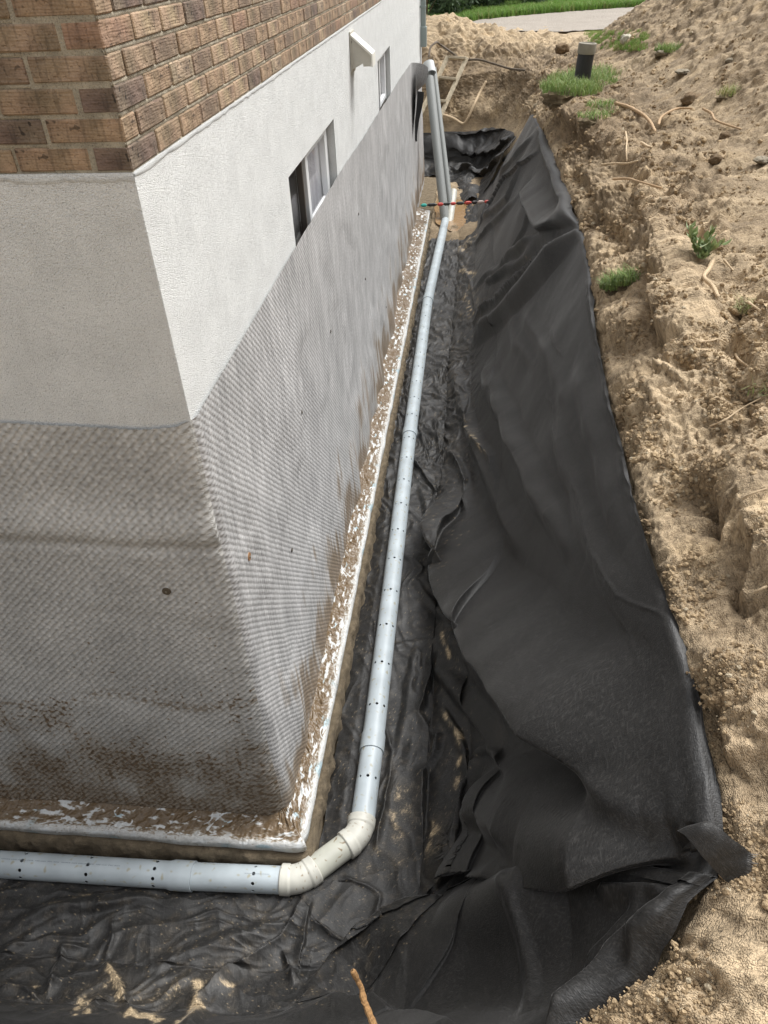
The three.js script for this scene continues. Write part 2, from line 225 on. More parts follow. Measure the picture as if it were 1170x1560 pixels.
// where a point of the photograph lies on that chart
const LOOK = []; { for (let u = SEC[1].u; u < SEC[14].u; u += 0.06) { const s = section(u); for (let v = 0; v <= 5; v += v < 3 ? 0.05 : 0.02) { const p = surf(s, v, V(0, 0, 0)), q = toPixel(p); if (q[2] > 0.3) LOOK.push([u, v, q[0], q[1], q[2]]); } } }
function find(px, py, v0 = 0, v1 = 2.1) {
  let best = null, bd = 1e9;
  for (const l of LOOK) if (l[1] >= v0 && l[1] <= v1) { const d = Math.hypot(l[2] - px, l[3] - py) + 0.6 * l[4]; if (d < bd) { bd = d; best = l; } }
  let [u, v] = best, du = 0.06, dv = 0.04;
  for (let k = 0; k < 9; k++) { let bu = u, bv = v, e = 1e9; for (let i = -2; i <= 2; i++) for (let j = -2; j <= 2; j++) { const a = u + i * du / 2, b = clamp(v + j * dv / 2, v0, v1), q = toPixel(S(a, b)), d = Math.hypot(q[0] - px, q[1] - py); if (d < e) { e = d; bu = a; bv = b; } } u = bu; v = bv; du *= 0.6; dv *= 0.6; }
  return { u, v, p: S(u, v) };
}
function steps(u0, u1, fine, near = 2.4, vRef = 1.2) { // finer where the place is nearer to the photographer
  const out = [u0]; let u = u0; while (u < u1) { const d = S(u, vRef).distanceTo(EYE); u += fine * Math.max(1, d / near) * (d > 9 ? 1.3 : 1); out.push(Math.min(u, u1)); } return out;
}

/* ------------------------------------------------------------------ ground */
const GULLY = [[1025, 545, 0.07, 0.1], [1040, 575, 0.05, 0.1], [1095, 790, 0.06, 0.1], [1085, 760, 0.05, 0.06], [975, 650, 0.05, 0.07], [968, 620, 0.04, 0.05], [1150, 890, 0.09, 0.12], [935, 530, 0.025, 0.03], [940, 495, 0.025, 0.03], [1000, 200, 0.12, 0.15], [1010, 310, 0.1, 0.08], [960, 215, 0.1, 0.12], [1110, 1100, 0.05, 0.06], [1090, 1060, 0.04, 0.05], [1158, 600, 0.08, 0.08], [1090, 380, 0.09, 0.08], [1030, 300, 0.08, 0.07], [1100, 530, 0.06, 0.06], [1140, 480, 0.08, 0.08]].map(([x, y, r, d]) => ({ ...find(x, y, 1.95, 4.5), r, d }));
const SEEN = new Map(); // nearest ground vertex seen in each 6 x 6 patch of the photograph
function ground(px, py) { // the ground as it is after digging and slumping, where the photograph shows it at that point
  const a = Math.floor(px / 6), c = Math.floor(py / 6); let best = null, bd = 1e9, near0 = 1e9;
  for (let r = -2; r <= 2; r++) for (let t = -2; t <= 2; t++) { const o = SEEN.get((a + r + 300) * 2000 + c + t + 100); if (o) near0 = Math.min(near0, o[2]); }
  for (let r = -3; r <= 3; r++) for (let t = -3; t <= 3; t++) { const o = SEEN.get((a + r + 300) * 2000 + c + t + 100); if (o && o[2] < near0 * 1.08 + 0.05) { const d = Math.hypot(o[0] - px, o[1] - py); if (d < bd) { bd = d; best = o; } } }
  return best ? at(px, py, toPixel(SEEN.at(best[3]))[2]) : find(px, py, 1.9, 4.9).p;
}
const SCARPS = [];
function scarp(px, A, steep, gentle) { const pts = px.map(([x, y]) => find(x, y, 1.97, 3.6).p); let L = 0; const acc = [0]; for (let i = 1; i < pts.length; i++) acc.push(L += pts[i].distanceTo(pts[i - 1])); SCARPS.push({ pts, acc, L, A, steep, gentle, b: new THREE.Box3().setFromPoints(pts).expandByScalar(gentle * 1.05) }); }
scarp([[852, 165], [885, 190], [930, 232], [975, 262], [1000, 330], [1012, 395]], 0.12, 0.12, 0.7);
scarp([[1003, 385], [1008, 470], [1022, 550], [1036, 610]], 0.13, 0.05, 0.5);
scarp([[880, 240], [915, 290], [950, 340], [985, 380]], 0.07, 0.08, 0.3);
scarp([[950, 590], [968, 640], [978, 690]], 0.07, 0.035, 0.3);
scarp([[1070, 700], [1088, 770], [1102, 835]], 0.1, 0.04, 0.4);
scarp([[1132, 800], [1146, 870], [1160, 930]], 0.1, 0.04, 0.4);
scarp([[1085, 985], [1100, 1070], [1128, 1140], [1150, 1180]], 0.07, 0.04, 0.3);
scarp([[1075, 360], [1085, 385], [1100, 400]], 0.08, 0.05, 0.2);
scarp([[1125, 450], [1140, 490], [1150, 540], [1163, 620]], 0.08, 0.05, 0.35);
scarp([[912, 480], [935, 500], [950, 540]], 0.04, 0.03, 0.25);
{
  const us = [];
  const parts = [[SEC[0].u, SEC[1].u - 1, 2.5], [SEC[1].u - 1, SEC[2].u, 0.09], [SEC[2].u, SEC[4].u + 0.3, 0.016], [SEC[4].u + 0.3, SEC[6].u, 0.03], [SEC[6].u, SEC[7].u, 0.016], [SEC[7].u, SEC[8].u, 0.0105], [SEC[8].u, SEC[12].u, 0.008], [SEC[12].u, SEC[14].u, 0.06], [SEC[14].u, SEC[15].u, 2.5]];
  for (const [a, b, d] of parts) for (let u = a; u < b; u += d) us.push(u); us.push(SEC[15].u);
  const vs = []; const run = (a, b, n) => { for (let i = 0; i < n; i++) vs.push(lerp(a, b, i / n)); };
  run(-0.5, 0, 3); run(0, 1.2, 40); run(1.2, 1.7, 5); run(1.7, 3, 130); run(3, 3.45, 130); run(3.45, 4, 110); run(4, 4.5, 50); run(4.5, 5.01, 16);
  const P = V(0, 0, 0), Q = V(0, 0, 0), R = V(0, 0, 0), N = V(0, 0, 0);
  const white = rng(404); const secs = us.map(section), secs2 = us.map((u) => section(u + 0.04));
  const G = grid(us.length, vs.length, (i, j, o) => {
    const u = us[i], v = vs[j], s = secs[i]; surf(s, v, P); surf(s, v + 0.03, Q); surf(secs2[i], v, R);
    N.crossVectors(Q.sub(P), R.sub(P)).normalize(); if (N.y < 0) N.negate();
    const bank = smooth(1.85, 2.1, v) * (1 - smooth(3.0, 3.3, v)), out = smooth(1.9, 2.2, v), far = smooth(4.0, 4.35, v);
    const rough = out * (1 - far) + 0.25 * far, pile = smooth(0.05, 0.4, v > 3 ? pileAt(P.x, P.z) : 0);
    let d = -0.05 * (1 - smooth(1.9, 2.12, v));
    const big = n3(P.x * 1.7, P.y * 1.7, P.z * 1.7), mid = fbm(P.x * 5, P.y * 5, P.z * 5, 3), fine = fbm(P.x * 22, P.y * 22, P.z * 22, 3, 0.6);
    const rill = Math.pow(1 - Math.abs(n3b(u * 3.1 + 0.4 * big, v * 0.7, 3)), 4) , lump = Math.max(0, n3b(P.x * 11, P.y * 11, P.z * 11));
    const wild = 0.35 + 0.65 * smooth(-0.25, 0.45, n3(P.x * 0.9 + 3, P.y * 0.9, P.z * 0.9) + 0.35 * smooth(-2, -6, P.z));
    d += rough * (0.045 * big * (0.4 + bank) + (0.006 + 0.015 * bank * wild) * mid + (0.003 + 0.006 * wild) * fine * (1 - 0.85 * smooth(3.3, 3.6, v)) + 0.015 * bank * wild * lump * lump - 0.035 * bank * wild * rill);
    d += (rough * (v < 3.5 ? 1 : 0)) * 0.0032 * (white() - 0.5) * (0.5 + wild);
    // slumped ledges of dug earth on the bank's face
    const led = P.y * 3.2 + 0.7 * mid + 0.8 * big, saw = led - Math.floor(led); d += bank * (0.009 * n3b(u * 13, v * 1.3 + P.y, 9) + 0.006 * n3b(u * 26 + 4, v * 3, 2)); d += bank * wild * 0.03 * (saw < 0.8 ? saw : (1 - saw) * 4);
    d += pile * (0.022 * mid + 0.05 * Math.pow(1 - Math.abs(n3b(P.z * 1.3 - P.x * 0.35, P.x * 0.3, 1)), 3) + 0.006 * lump);
    if (v > 1.9 && v < 3.9) for (const f of SCARPS) {
      if (!f.b.containsPoint(P)) continue; let e = near(P, f); const sx = near.ty * N.z - near.tz * N.y, sy = near.tz * N.x - near.tx * N.z, sz = near.tx * N.y - near.ty * N.x, right = near.ex * sx + near.ey * sy + near.ez * sz > 0, wob = 0.05 * n3b(P.x * 4, P.y * 4, P.z * 4) + 0.02 * n3(P.x * 14, P.y * 14, P.z * 14);
      let sd = (right ? e : -e) + wob; const tp = Math.min(1, near.s / (0.2 * f.L) + 0.05, (f.L - near.s) / (0.2 * f.L) + 0.05); d += f.A * tp * (sd > 0 ? (sd < f.steep ? 1 - smooth(0, 1, sd / f.steep) : 0) : fall(Math.min(1, -sd / f.gentle), 0)); if (sd > f.steep * 0.5 && sd < f.steep * 3) d -= 0.25 * f.A * tp * Math.exp(-(((sd - f.steep * 1.1) / f.steep) ** 2)); d += 0.014 * tp * (sd > -0.06 && sd < f.steep * 1.5 ? n3(near.s * 22, P.y * 9, 2) + 0.7 * n3(near.s * 50, P.y * 30, 5) : 0);
    }
    for (const g of GULLY) { const q = P.distanceToSquared(g.p); if (q < 9 * g.r * g.r) { const w = Math.sqrt(q) / g.r + 0.35 * mid; d -= g.d * Math.exp(-w * w); } }
    if (P.z < -14.6 && P.x < 3.2 && v > 3) d += smooth(-24, -20, P.z) * (0.045 * mid + 0.06 * big);
    const wet = smooth(-9.2, -10, P.z) * smooth(-13, -12.4, P.z) * (1 - smooth(0.8, 1.15, v)) * (v > 0 ? 1 : 0); d += 0.08 * smooth(0.5, 0.75, P.x) * Math.exp(-(((P.z + 9.65) / 0.22) ** 2)) * (1 - smooth(0.8, 1.1, v)) + wet * (0.115 + 0.04 * n3(P.x * 2.6, 2, P.z * 2.2) + 0.02 * mid - 0.085 * Math.exp(-(((P.x - 0.86) / 0.24) ** 2) - ((P.z + 10.8) / 0.75) ** 2));
    if (P.x < 0.2 && v < 0.3 && !wet) d = -0.06;
    o.p.copy(P).addScaledVector(N, d);
    // its own colours: pale dry sand, browner damp and turned earth, ochre veins
    const damp = clamp(0.36 + 0.38 * fbm(P.x * 1.3 + 5, P.y * 1.3, P.z * 1.3, 3) + 0.55 * bank * smooth(-3, -6, P.z) * smooth(2.1, 2.5, v) - 0.12 * bank * smooth(-3.5, -1, P.z) + 0.16 * pile + 0.3 * bank * rill), dry = smooth(3.0, 3.3, v) * (1 - pile) * 0.5;
    const top = 1 - 0.16 * smooth(2.9, 3.2, v); let c = mix3([0.71 * top, 0.565 * top, 0.395 * top], [0.37 * top, 0.284 * top, 0.193 * top], clamp(damp - dry)); c = mix3(c, [0.72, 0.545, 0.34], 0.35 * smooth(0.2, 0.9, n3(P.x * 2.2, P.y * 2.2 + 9, P.z * 2.2)));
    const dk = smooth(0.1, 0.6, -fine) * 0.3 * (0.4 + bank); c = mix3(c, [0.2, 0.145, 0.09], dk); if (v < 1.5) c = mix3(c, wet > 0.1 ? [0.42, 0.33, 0.23] : [0.3, 0.23, 0.14], 0.8);
    o.c = c; o.uv = [u, v < 3 ? v * 0.9 : 2.7 + (v < 4 ? (v - 3) * 5 : 5 + 115 * Math.pow(v - 4, 2.2))];
  }, true);
  structure(mesh('ground', G, M.soil));
  const p = G.attributes.position, q = V(0, 0, 0); for (let j = 0; j < vs.length; j++) if (vs[j] > 1.85) for (let i = 0; i < us.length; i++) { const k = j * us.length + i; q.set(p.getX(k), p.getY(k), p.getZ(k)); const t = toPixel(q); if (t[2] < 0.4 || t[0] < 560 || t[0] > 1240 || t[1] < -60 || t[1] > 1640) continue; const b = (Math.floor(t[0] / 6) + 300) * 2000 + Math.floor(t[1] / 6) + 100, o = SEEN.get(b); if (!o || t[2] < o[2]) SEEN.set(b, [t[0], t[1], t[2], k]); }
  SEEN.at = (k) => V(p.getX(k), p.getY(k), p.getZ(k));
}

/* ------------------------------------------------------------------ black cloth lining the trench */
// folds: a crest drawn through points of the photograph; steep on its right-hand side going along, gentle on its left
const FOLDS = [];
function fold(px, A, steep, gentle, lean = 0, sharp = 0, v0 = 0, v1 = 2.1) { const pts = px.map(([x, y]) => find(x, y, v0, v1).p); let L = 0; const acc = [0]; for (let i = 1; i < pts.length; i++) acc.push(L += pts[i].distanceTo(pts[i - 1])); const b = new THREE.Box3().setFromPoints(pts).expandByScalar(Math.max(steep, gentle) * 1.05); FOLDS.push({ pts, acc, L, A, steep, gentle, lean, sharp, b, reach: Math.max(steep, gentle) + 0.02 }); }
fold([[672, 762], [690, 815], [735, 905], [800, 985], [870, 1055], [950, 1130], [1010, 1185], [1062, 1232]], 0.3, 0.13, 0.36, 0.13);
fold([[745, 560], [770, 620], [800, 700], [850, 790], [900, 860]], 0.085, 0.12, 0.16);
fold([[640, 878], [700, 930], [755, 1005], [800, 1075]], 0.05, 0.07, 0.13, 0.02);
fold([[655, 1000], [715, 1075], [775, 1150], [850, 1205]], 0.05, 0.07, 0.14, 0.02);
fold([[640, 740], [665, 830], [690, 900], [725, 960]], 0.035, 0.06, 0.1, 0.01);
fold([[700, 610], [735, 700], [775, 790], [810, 850]], 0.05, 0.09, 0.13);
fold([[850, 640], [885, 760], [930, 870], [980, 960]], 0.04, 0.1, 0.12);
fold([[600, 1200], [615, 1120], [625, 1040], [640, 980]].reverse(), 0.03, 0.05, 0.08);
fold([[880, 560], [905, 650], [930, 740], [965, 830]], 0.03, 0.1, 0.12);
fold([[800, 470], [850, 560], [880, 640]], 0.03, 0.12, 0.14);
fold([[690, 560], [706, 620], [730, 690]], 0.04, 0.08, 0.12);
fold([[676, 966], [702, 982], [738, 1018], [775, 1060], [805, 1120]], 0.07, 0.14, 0.1);
fold([[664, 1352], [694, 1316], [755, 1290], [850, 1288], [950, 1290], [1052, 1292]], 0.22, 0.06, 0.3, 0.17);
fold([[712, 1236], [760, 1226], [830, 1230], [870, 1245]], 0.08, 0.07, 0.15, 0.02);
fold([[760, 1318], [800, 1292], [835, 1272]], 0.025, 0.05, 0.05);
fold([[1110, 1252], [1084, 1110], [1044, 965], [1003, 850], [963, 720], [929, 600], [897, 425]].reverse(), 0.045, 0.035, 0.05, 0.01);
fold([[945, 690], [1000, 840], [1030, 930]].reverse(), 0.02, 0.05, 0.06);
fold([[668, 971], [660, 1018], [638, 1093], [674, 1126], [670, 1151], [645, 1183], [643, 1327]].reverse(), 0.045, 0.04, 0.08, 0, 1);
fold([[588, 1108], [598, 1151], [595, 1190], [570, 1300]], 0.03, 0.04, 0.05, 0, 1);
fold([[738, 1144], [720, 1195], [710, 1237], [707, 1290]], 0.045, 0.03, 0.07, 0.02, 1);
fold([[674, 1079], [702, 1122], [712, 1151], [717, 1187], [710, 1250]].reverse(), 0.03, 0.03, 0.06, 0.01);
fold([[716, 1155], [745, 1142], [775, 1150], [790, 1175]].reverse(), 0.025, 0.04, 0.05);
fold([[653, 655], [697, 701], [718, 745], [731, 790]].reverse(), 0.055, 0.06, 0.06, 0, 1);
fold([[705, 646], [734, 672], [752, 700], [762, 730]].reverse(), 0.05, 0.06, 0.06, 0, 1);
fold([[636, 646], [646, 680], [656, 715]].reverse(), 0.025, 0.03, 0.03, 0, 1);
fold([[660, 640], [670, 690], [682, 742]].reverse(), 0.025, 0.03, 0.03, 0, 1);
fold([[630, 701], [652, 735], [673, 765], [668, 792]], 0.04, 0.03, 0.1, 0.02, 1);
fold([[618, 855], [650, 856], [690, 846]], 0.014, 0.03, 0.05, 0, 1);
fold([[627, 881], [667, 930], [694, 960]], 0.02, 0.05, 0.05);
fold([[560, 1000], [620, 985], [680, 968]], 0.018, 0.04, 0.04);
// fine creases on the smooth part
fold([[871, 708], [900, 788], [919, 846], [935, 908], [965, 969], [1004, 1038]], 0.006, 0.011, 0.016);
fold([[919, 846], [954, 912], [992, 931], [1031, 946]], 0.008, 0.012, 0.016);
fold([[842, 505], [852, 530], [862, 548]], 0.008, 0.02, 0.02, 0, 1);
fold([[835, 600], [850, 640], [858, 680]], 0.01, 0.03, 0.03, 0, 1);
fold([[740, 560], [745, 590], [762, 640]], 0.035, 0.05, 0.1, 0.01);
fold([[764, 610], [772, 650], [800, 700]], 0.03, 0.08, 0.12);
fold([[780, 480], [790, 520], [820, 560]], 0.02, 0.1, 0.12);
// the two lips of the overlap and the sheet beyond it
fold([[722, 521], [745, 502], [790, 460], [842, 402], [884, 352]].reverse(), 0.13, 0.09, 0.2, 0.05);
fold([[702, 500], [735, 472], [785, 432], [826, 398], [880, 352]], 0.1, 0.12, 0.035, -0.02, 1);
fold([[811, 275], [816, 312], [838, 345], [882, 334]], 0.14, 0.09, 0.22, 0.06);
fold([[770, 395], [810, 370], [850, 352]].reverse(), 0.06, 0.1, 0.16);
fold([[735, 330], [775, 300], [800, 240]], 0.06, 0.1, 0.16);
fold([[760, 270], [790, 235], [815, 205]], 0.05, 0.08, 0.14);
fold([[740, 430], [790, 405], [820, 380]], 0.05, 0.08, 0.12);
fold([[824, 229], [771, 269], [745, 310], [728, 350]].reverse(), 0.06, 0.04, 0.2, 0.02, 1);
fold([[822, 188], [830, 228], [856, 300], [884, 340]], 0.06, 0.08, 0.08);
fold([[720, 440], [748, 415], [800, 380], [830, 350]], 0.05, 0.1, 0.1);
fold([[700, 395], [720, 440], [728, 480]], 0.03, 0.06, 0.06, 0, 1);
fold([[690, 400], [705, 380], [745, 345], [790, 300]], 0.05, 0.1, 0.12);
fold([[770, 400], [800, 350], [812, 310]], 0.05, 0.1, 0.12);
fold([[735, 470], [745, 430], [790, 400]], 0.04, 0.08, 0.08);
// the front: hump of the loose sheet, its roll along the bank, wrinkles under the left pipe
fold([[478, 1512], [520, 1470], [556, 1441], [640, 1423], [720, 1404], [800, 1384], [930, 1362], [1050, 1342]], 0.14, 0.34, 0.05, -0.06);
fold([[1060, 1395], [1000, 1462], [930, 1540], [900, 1575]], 0.03, 0.03, 0.05);
fold([[684, 226], [740, 236], [786, 212]], 0.16, 0.06, 0.2, 0.1, 0, 0.5, 1.9);
fold([[690, 262], [730, 264], [772, 240]], 0.16, 0.06, 0.16, 0.1, 0, 0.3, 1.9);
fold([[690, 205], [740, 206], [790, 192]], 0.1, 0.05, 0.14, 0.06, 0, 0.5, 1.9);
fold([[470, 1506], [570, 1546], [640, 1562], [720, 1580]], 0.05, 0.3, 0.04, 0, 0, 0, 2.05);
fold([[1096, 1340], [1040, 1410], [960, 1484], [870, 1560], [820, 1600]], 0.08, 0.06, 0.07, 0.02);
fold([[1012, 1392], [965, 1440], [915, 1480], [890, 1500]], 0.025, 0.03, 0.04);
fold([[1045, 1370], [990, 1395], [945, 1405]], 0.04, 0.03, 0.05, 0.01);
fold([[560, 1530], [650, 1492], [760, 1462], [900, 1425]], 0.16, 0.32, 0.3);
fold([[735, 1196], [830, 1206], [950, 1222], [1030, 1240]], 0.1, 0.16, 0.2);
fold([[830, 1405], [838, 1440], [822, 1490], [800, 1545]], 0.025, 0.06, 0.06);
fold([[0, 1430], [82, 1388], [164, 1378], [240, 1366]], 0.035, 0.05, 0.07);
fold([[0, 1462], [60, 1420], [110, 1395]], 0.02, 0.04, 0.05);
fold([[135, 1447], [98, 1447], [86, 1480], [70, 1525]], 0.04, 0.035, 0.07, 0, 1);
fold([[156, 1471], [180, 1500], [192, 1530], [205, 1557]], 0.03, 0.05, 0.05, 0, 1);
fold([[160, 1468], [175, 1430], [170, 1400]], 0.02, 0.04, 0.05, 0, 1);
fold([[472, 1362], [455, 1400], [427, 1436], [349, 1486], [300, 1530]], 0.055, 0.04, 0.1, 0.01, 1);
fold([[440, 1395], [380, 1428], [287, 1460], [200, 1490]], 0.03, 0.06, 0.06);
fold([[432, 1450], [440, 1480], [446, 1505]], 0.03, 0.03, 0.05, 0, 1);
fold([[60, 1530], [30, 1512], [0, 1508]], 0.03, 0.05, 0.05, 0, 1);
fold([[300, 1512], [303, 1540], [280, 1570]], 0.03, 0.05, 0.06);
fold([[130, 1550], [150, 1530], [165, 1540]], 0.02, 0.03, 0.04);
fold([[475, 1378], [462, 1430], [450, 1500]].reverse(), 0.03, 0.02, 0.08, 0.01, 1);
fold([[468, 1402], [500, 1420], [530, 1442], [548, 1440]].reverse(), 0.025, 0.02, 0.06, 0, 1);
fold([[580, 1360], [572, 1400], [560, 1430]], 0.02, 0.03, 0.04, 0, 1);
fold([[522, 1340], [560, 1352], [580, 1365]], 0.015, 0.02, 0.03, 0, 1);
const SAND = []; // dust and sand lying on the cloth
function sand(px, w, k = 1, v0 = 0, v1 = 2.1) { const pts = px.map(([x, y]) => find(x, y, v0, v1).p); SAND.push({ pts, w, k, b: new THREE.Box3().setFromPoints(pts).expandByScalar(w * 1.6) }); }
sand([[674, 1083], [690, 1110], [702, 1125]], 0.022, 1.6); sand([[704, 1125], [706, 1150], [700, 1180], [695, 1200]], 0.03, 1.7); sand([[664, 1250], [658, 1300], [655, 1330]], 0.025, 1.3); sand([[672, 1250], [672, 1300], [662, 1335]], 0.06, 0.75);
sand([[678, 970], [685, 990], [690, 1005]], 0.025, 1.5); sand([[640, 964], [670, 960], [695, 966]], 0.03, 0.8); sand([[680, 790], [698, 808]], 0.02, 1.2); sand([[716, 645], [735, 675], [748, 700]], 0.035, 1.1); sand([[605, 1190], [590, 1250], [560, 1310]], 0.12, 0.5);
sand([[625, 1200], [610, 1260], [600, 1310]], 0.08, 0.55); sand([[585, 1400], [605, 1415], [612, 1430]], 0.05, 1.0); sand([[765, 1050], [768, 1090], [775, 1130]], 0.06, 0.5); sand([[756, 1137], [764, 1165]], 0.025, 0.9); sand([[655, 1370], [690, 1378], [720, 1374]], 0.015, 1.2);
sand([[300, 1548], [270, 1562], [240, 1556], [200, 1552]], 0.055, 1.7); sand([[302, 1502], [304, 1530], [292, 1552]], 0.03, 1.4); sand([[220, 1540], [240, 1560]], 0.04, 1.6); sand([[158, 1474], [175, 1495], [182, 1515], [205, 1555]], 0.02, 1.5); sand([[180, 1515], [230, 1530], [290, 1500], [380, 1460]], 0.09, 0.62); sand([[110, 1552], [128, 1525], [130, 1550]], 0.025, 1.6); sand([[0, 1512], [54, 1507]], 0.016, 1.5); sand([[322, 1506], [365, 1507], [350, 1520]], 0.022, 1.7); sand([[100, 1550], [150, 1500], [200, 1440], [270, 1430]], 0.07, 0.42); sand([[80, 1385], [140, 1368]], 0.012, 1.1); sand([[380, 1375], [400, 1400]], 0.05, 0.5); sand([[430, 1490], [436, 1500]], 0.025, 1.0);
sand([[715, 370], [708, 420], [735, 470]], 0.3, 0.5); sand([[700, 412], [726, 416]], 0.07, 1.3); sand([[700, 455], [720, 480], [690, 490]], 0.2, 0.55); sand([[660, 500], [700, 540], [690, 600]], 0.22, 0.42); sand([[790, 370], [810, 400]], 0.12, 0.6); sand([[720, 365], [700, 385]], 0.25, 0.9); sand([[690, 670], [700, 700]], 0.12, 0.5); sand([[560, 1180], [575, 1080], [590, 960]], 0.05, 0.3);
function near(P, f) { // squared distance, which side, how far along
  let bd = 1e9, bs = 0, side = 1, dir = null;
  for (let i = 0; i < f.pts.length - 1; i++) {
    const a = f.pts[i], b = f.pts[i + 1], dx = b.x - a.x, dy = b.y - a.y, dz = b.z - a.z, l2 = dx * dx + dy * dy + dz * dz, t = clamp(((P.x - a.x) * dx + (P.y - a.y) * dy + (P.z - a.z) * dz) / l2), ex = P.x - a.x - dx * t, ey = P.y - a.y - dy * t, ez = P.z - a.z - dz * t, d = ex * ex + ey * ey + ez * ez;
    if (d < bd) { bd = d; near.ex = ex; near.ey = ey; near.ez = ez; near.tx = dx; near.ty = dy; near.tz = dz; near.s = f.acc ? f.acc[i] + t * Math.sqrt(l2) : 0; }
  }
  return Math.sqrt(bd);
}
function fall(x, sharp) { return  (x >= 1 ? 0 : sharp ? (1 - x) * (1 - x) * (1 - x * 0.3) : (1 - x) * (1 - x) * (1 + 2 * x)); }
const CLOTH = [0.04, 0.0392, 0.0386], SANDC = [0.82, 0.66, 0.44];
function clothSheet(us, vs, bounds, lift, rough, part) { // bounds(u, v) -> [u, v] on the chart
  const P = V(0, 0, 0), Q = V(0, 0, 0), R = V(0, 0, 0), N = V(0, 0, 0), X = V(0, 0, 0), D = V(0, 0, 0);
  return grid(us.length, vs.length, (i, j, o) => {
    let [u, v] = bounds(us[i], vs[j]); const s = section(u); surf(s, Math.max(v, -0.2), P); surf(s, Math.max(v, -0.2) + 0.03, Q); surf(section(u + 0.02), Math.max(v, -0.2), R);
    N.crossVectors(Q.sub(P), R.sub(P)).normalize(); if (N.y < 0) N.negate(); if (v > 1.9) N.y = Math.max(N.y, 0.3);
    X.copy(P); let h = 0, lx = 0, ly = 0, lz = 0;
    for (const f of FOLDS) {
      const B = f.b; if (P.x < B.min.x || P.x > B.max.x || P.z < B.min.z || P.z > B.max.z || P.y < B.min.y || P.y > B.max.y) continue; const wob = f.steep > 0.045 && f.gentle > 0.045 ? 0.022 * n3b(P.x * 1.9, P.y * 1.9, P.z * 1.9) * Math.min(1, f.steep * 9) : 0.006 * n3b(P.x * 7, P.y * 7, P.z * 7);
      let d = near(P, f); if (d > f.reach) continue; const sx = near.ty * N.z - near.tz * N.y, sy = near.tz * N.x - near.tx * N.z, sz = near.tx * N.y - near.ty * N.x, sl = Math.sqrt(sx * sx + sy * sy + sz * sz), right = near.ex * sx + near.ey * sy + near.ez * sz > 0;
      d = Math.max(0, d + (right ? wob : -wob)); const w = right ? f.steep : f.gentle; if (d >= w) continue;
      const tp = Math.min(1, near.s / (0.18 * f.L) + 0.12, (f.L - near.s) / (0.18 * f.L) + 0.12), k = fall(d / w, f.sharp) * tp; h += f.A * k;
      if (f.lean) { lx += f.lean * k * sx / sl; ly += f.lean * k * sy / sl; lz += f.lean * k * sz / sl; }
    }
    const fl = 1 - smooth(0.85, 1.25, v), crumple = rough(u, v, P);
    h += lift + 0.014 * n3(P.x * 1.7, P.y * 0.9, P.z * 1.3) + (0.0008 + 0.003 * fl) * n3(P.x * 6, P.y * 6, P.z * 6);
    // wrinkles stretched along one direction: down the trench on the long side, along the pipe in front
    const tx = P.z > 0.25 && P.x < 0.4 ? 0.93 : 0.33, tz = tx > 0.5 ? -0.37 : 0.94, wa = 0.12 * n3b(P.x * 1.6, P.y * 1.6, P.z * 1.6), al = P.x * tx + P.z * tz, ac = P.x * tz - P.z * tx + wa + 0.03 * n3(P.x * 5, P.y * 5, P.z * 5);
    const r1 = Math.pow(1 - Math.abs(n3b(ac * 6.5, al * 1.5, P.y * 3)), 2.2), r2 = Math.pow(1 - Math.abs(n3b(ac * 13 + 4, al * 3.4, P.y * 5)), 2.2), r3 = Math.pow(1 - Math.abs(n3b(al * 6 + 9, ac * 3.5, P.y * 4)), 3);
    h += crumple * (0.026 * r1 + 0.01 * r2 + 0.012 * r3) + 0.003 * fl * r1;
    const over = v > 1.97 ? smooth(1.97, 2.02, v) : 0; h -= 0.05 * over * over;
    if (v < 0.12) h -= 0.03 * (0.12 - v) / 0.12;
    o.p.copy(P).addScaledVector(N, h); o.p.x += lx; o.p.y += ly; o.p.z += lz;
    let g = 0; for (const f of SAND) { const B = f.b; if (P.x < B.min.x || P.x > B.max.x || P.z < B.min.z || P.z > B.max.z) continue; const d = near(P, f) / f.w; if (d < 1.5) g += f.k * Math.exp(-d * d * 1.6); } g *= 0.5 + 0.75 * n3(P.x * 9, P.y * 9, P.z * 9 + 4);
    const sp = 0.5 + 0.5 * n3(P.x * 60, P.y * 60, P.z * 60), sp2 = 0.5 + 0.5 * n3b(P.x * 17, P.y * 17, P.z * 17); let m = clamp((g * (0.3 + 1.0 * sp2) - 0.22 - 0.7 * sp) * 2.0) * 0.9 + 0.1 * clamp(g) + 0.05 * fl * smooth(0.5, 1, sp2);
    if (n3(P.x * 95, P.y * 95, P.z * 95 + 40) > 0.86 && fl > 0.3) m = Math.max(m, 0.4);
    o.c = mix3(CLOTH, mix3(SANDC, [0.85, 0.66, 0.42], sp2 * 0.6), clamp(m)); o.uv = [u, v < 1 ? v * 0.8 : 0.8 + (v - 1) * 1.9];
  }, true);
}
const span = (a, b, n) => [...Array(n + 1).keys()].map((i) => lerp(a, b, i / n));
const uz = { a: uAtZ(-11.2), b: uAtZ(-5.7), c: uAtZ(-3.9), d: uAtZ(-0.2) };
const crumpleMain = (u, v, P) => (1 - smooth(0.6, 1.2, v)) * (0.2 + 0.9 * smooth(-1.8, -4.2, P.z));
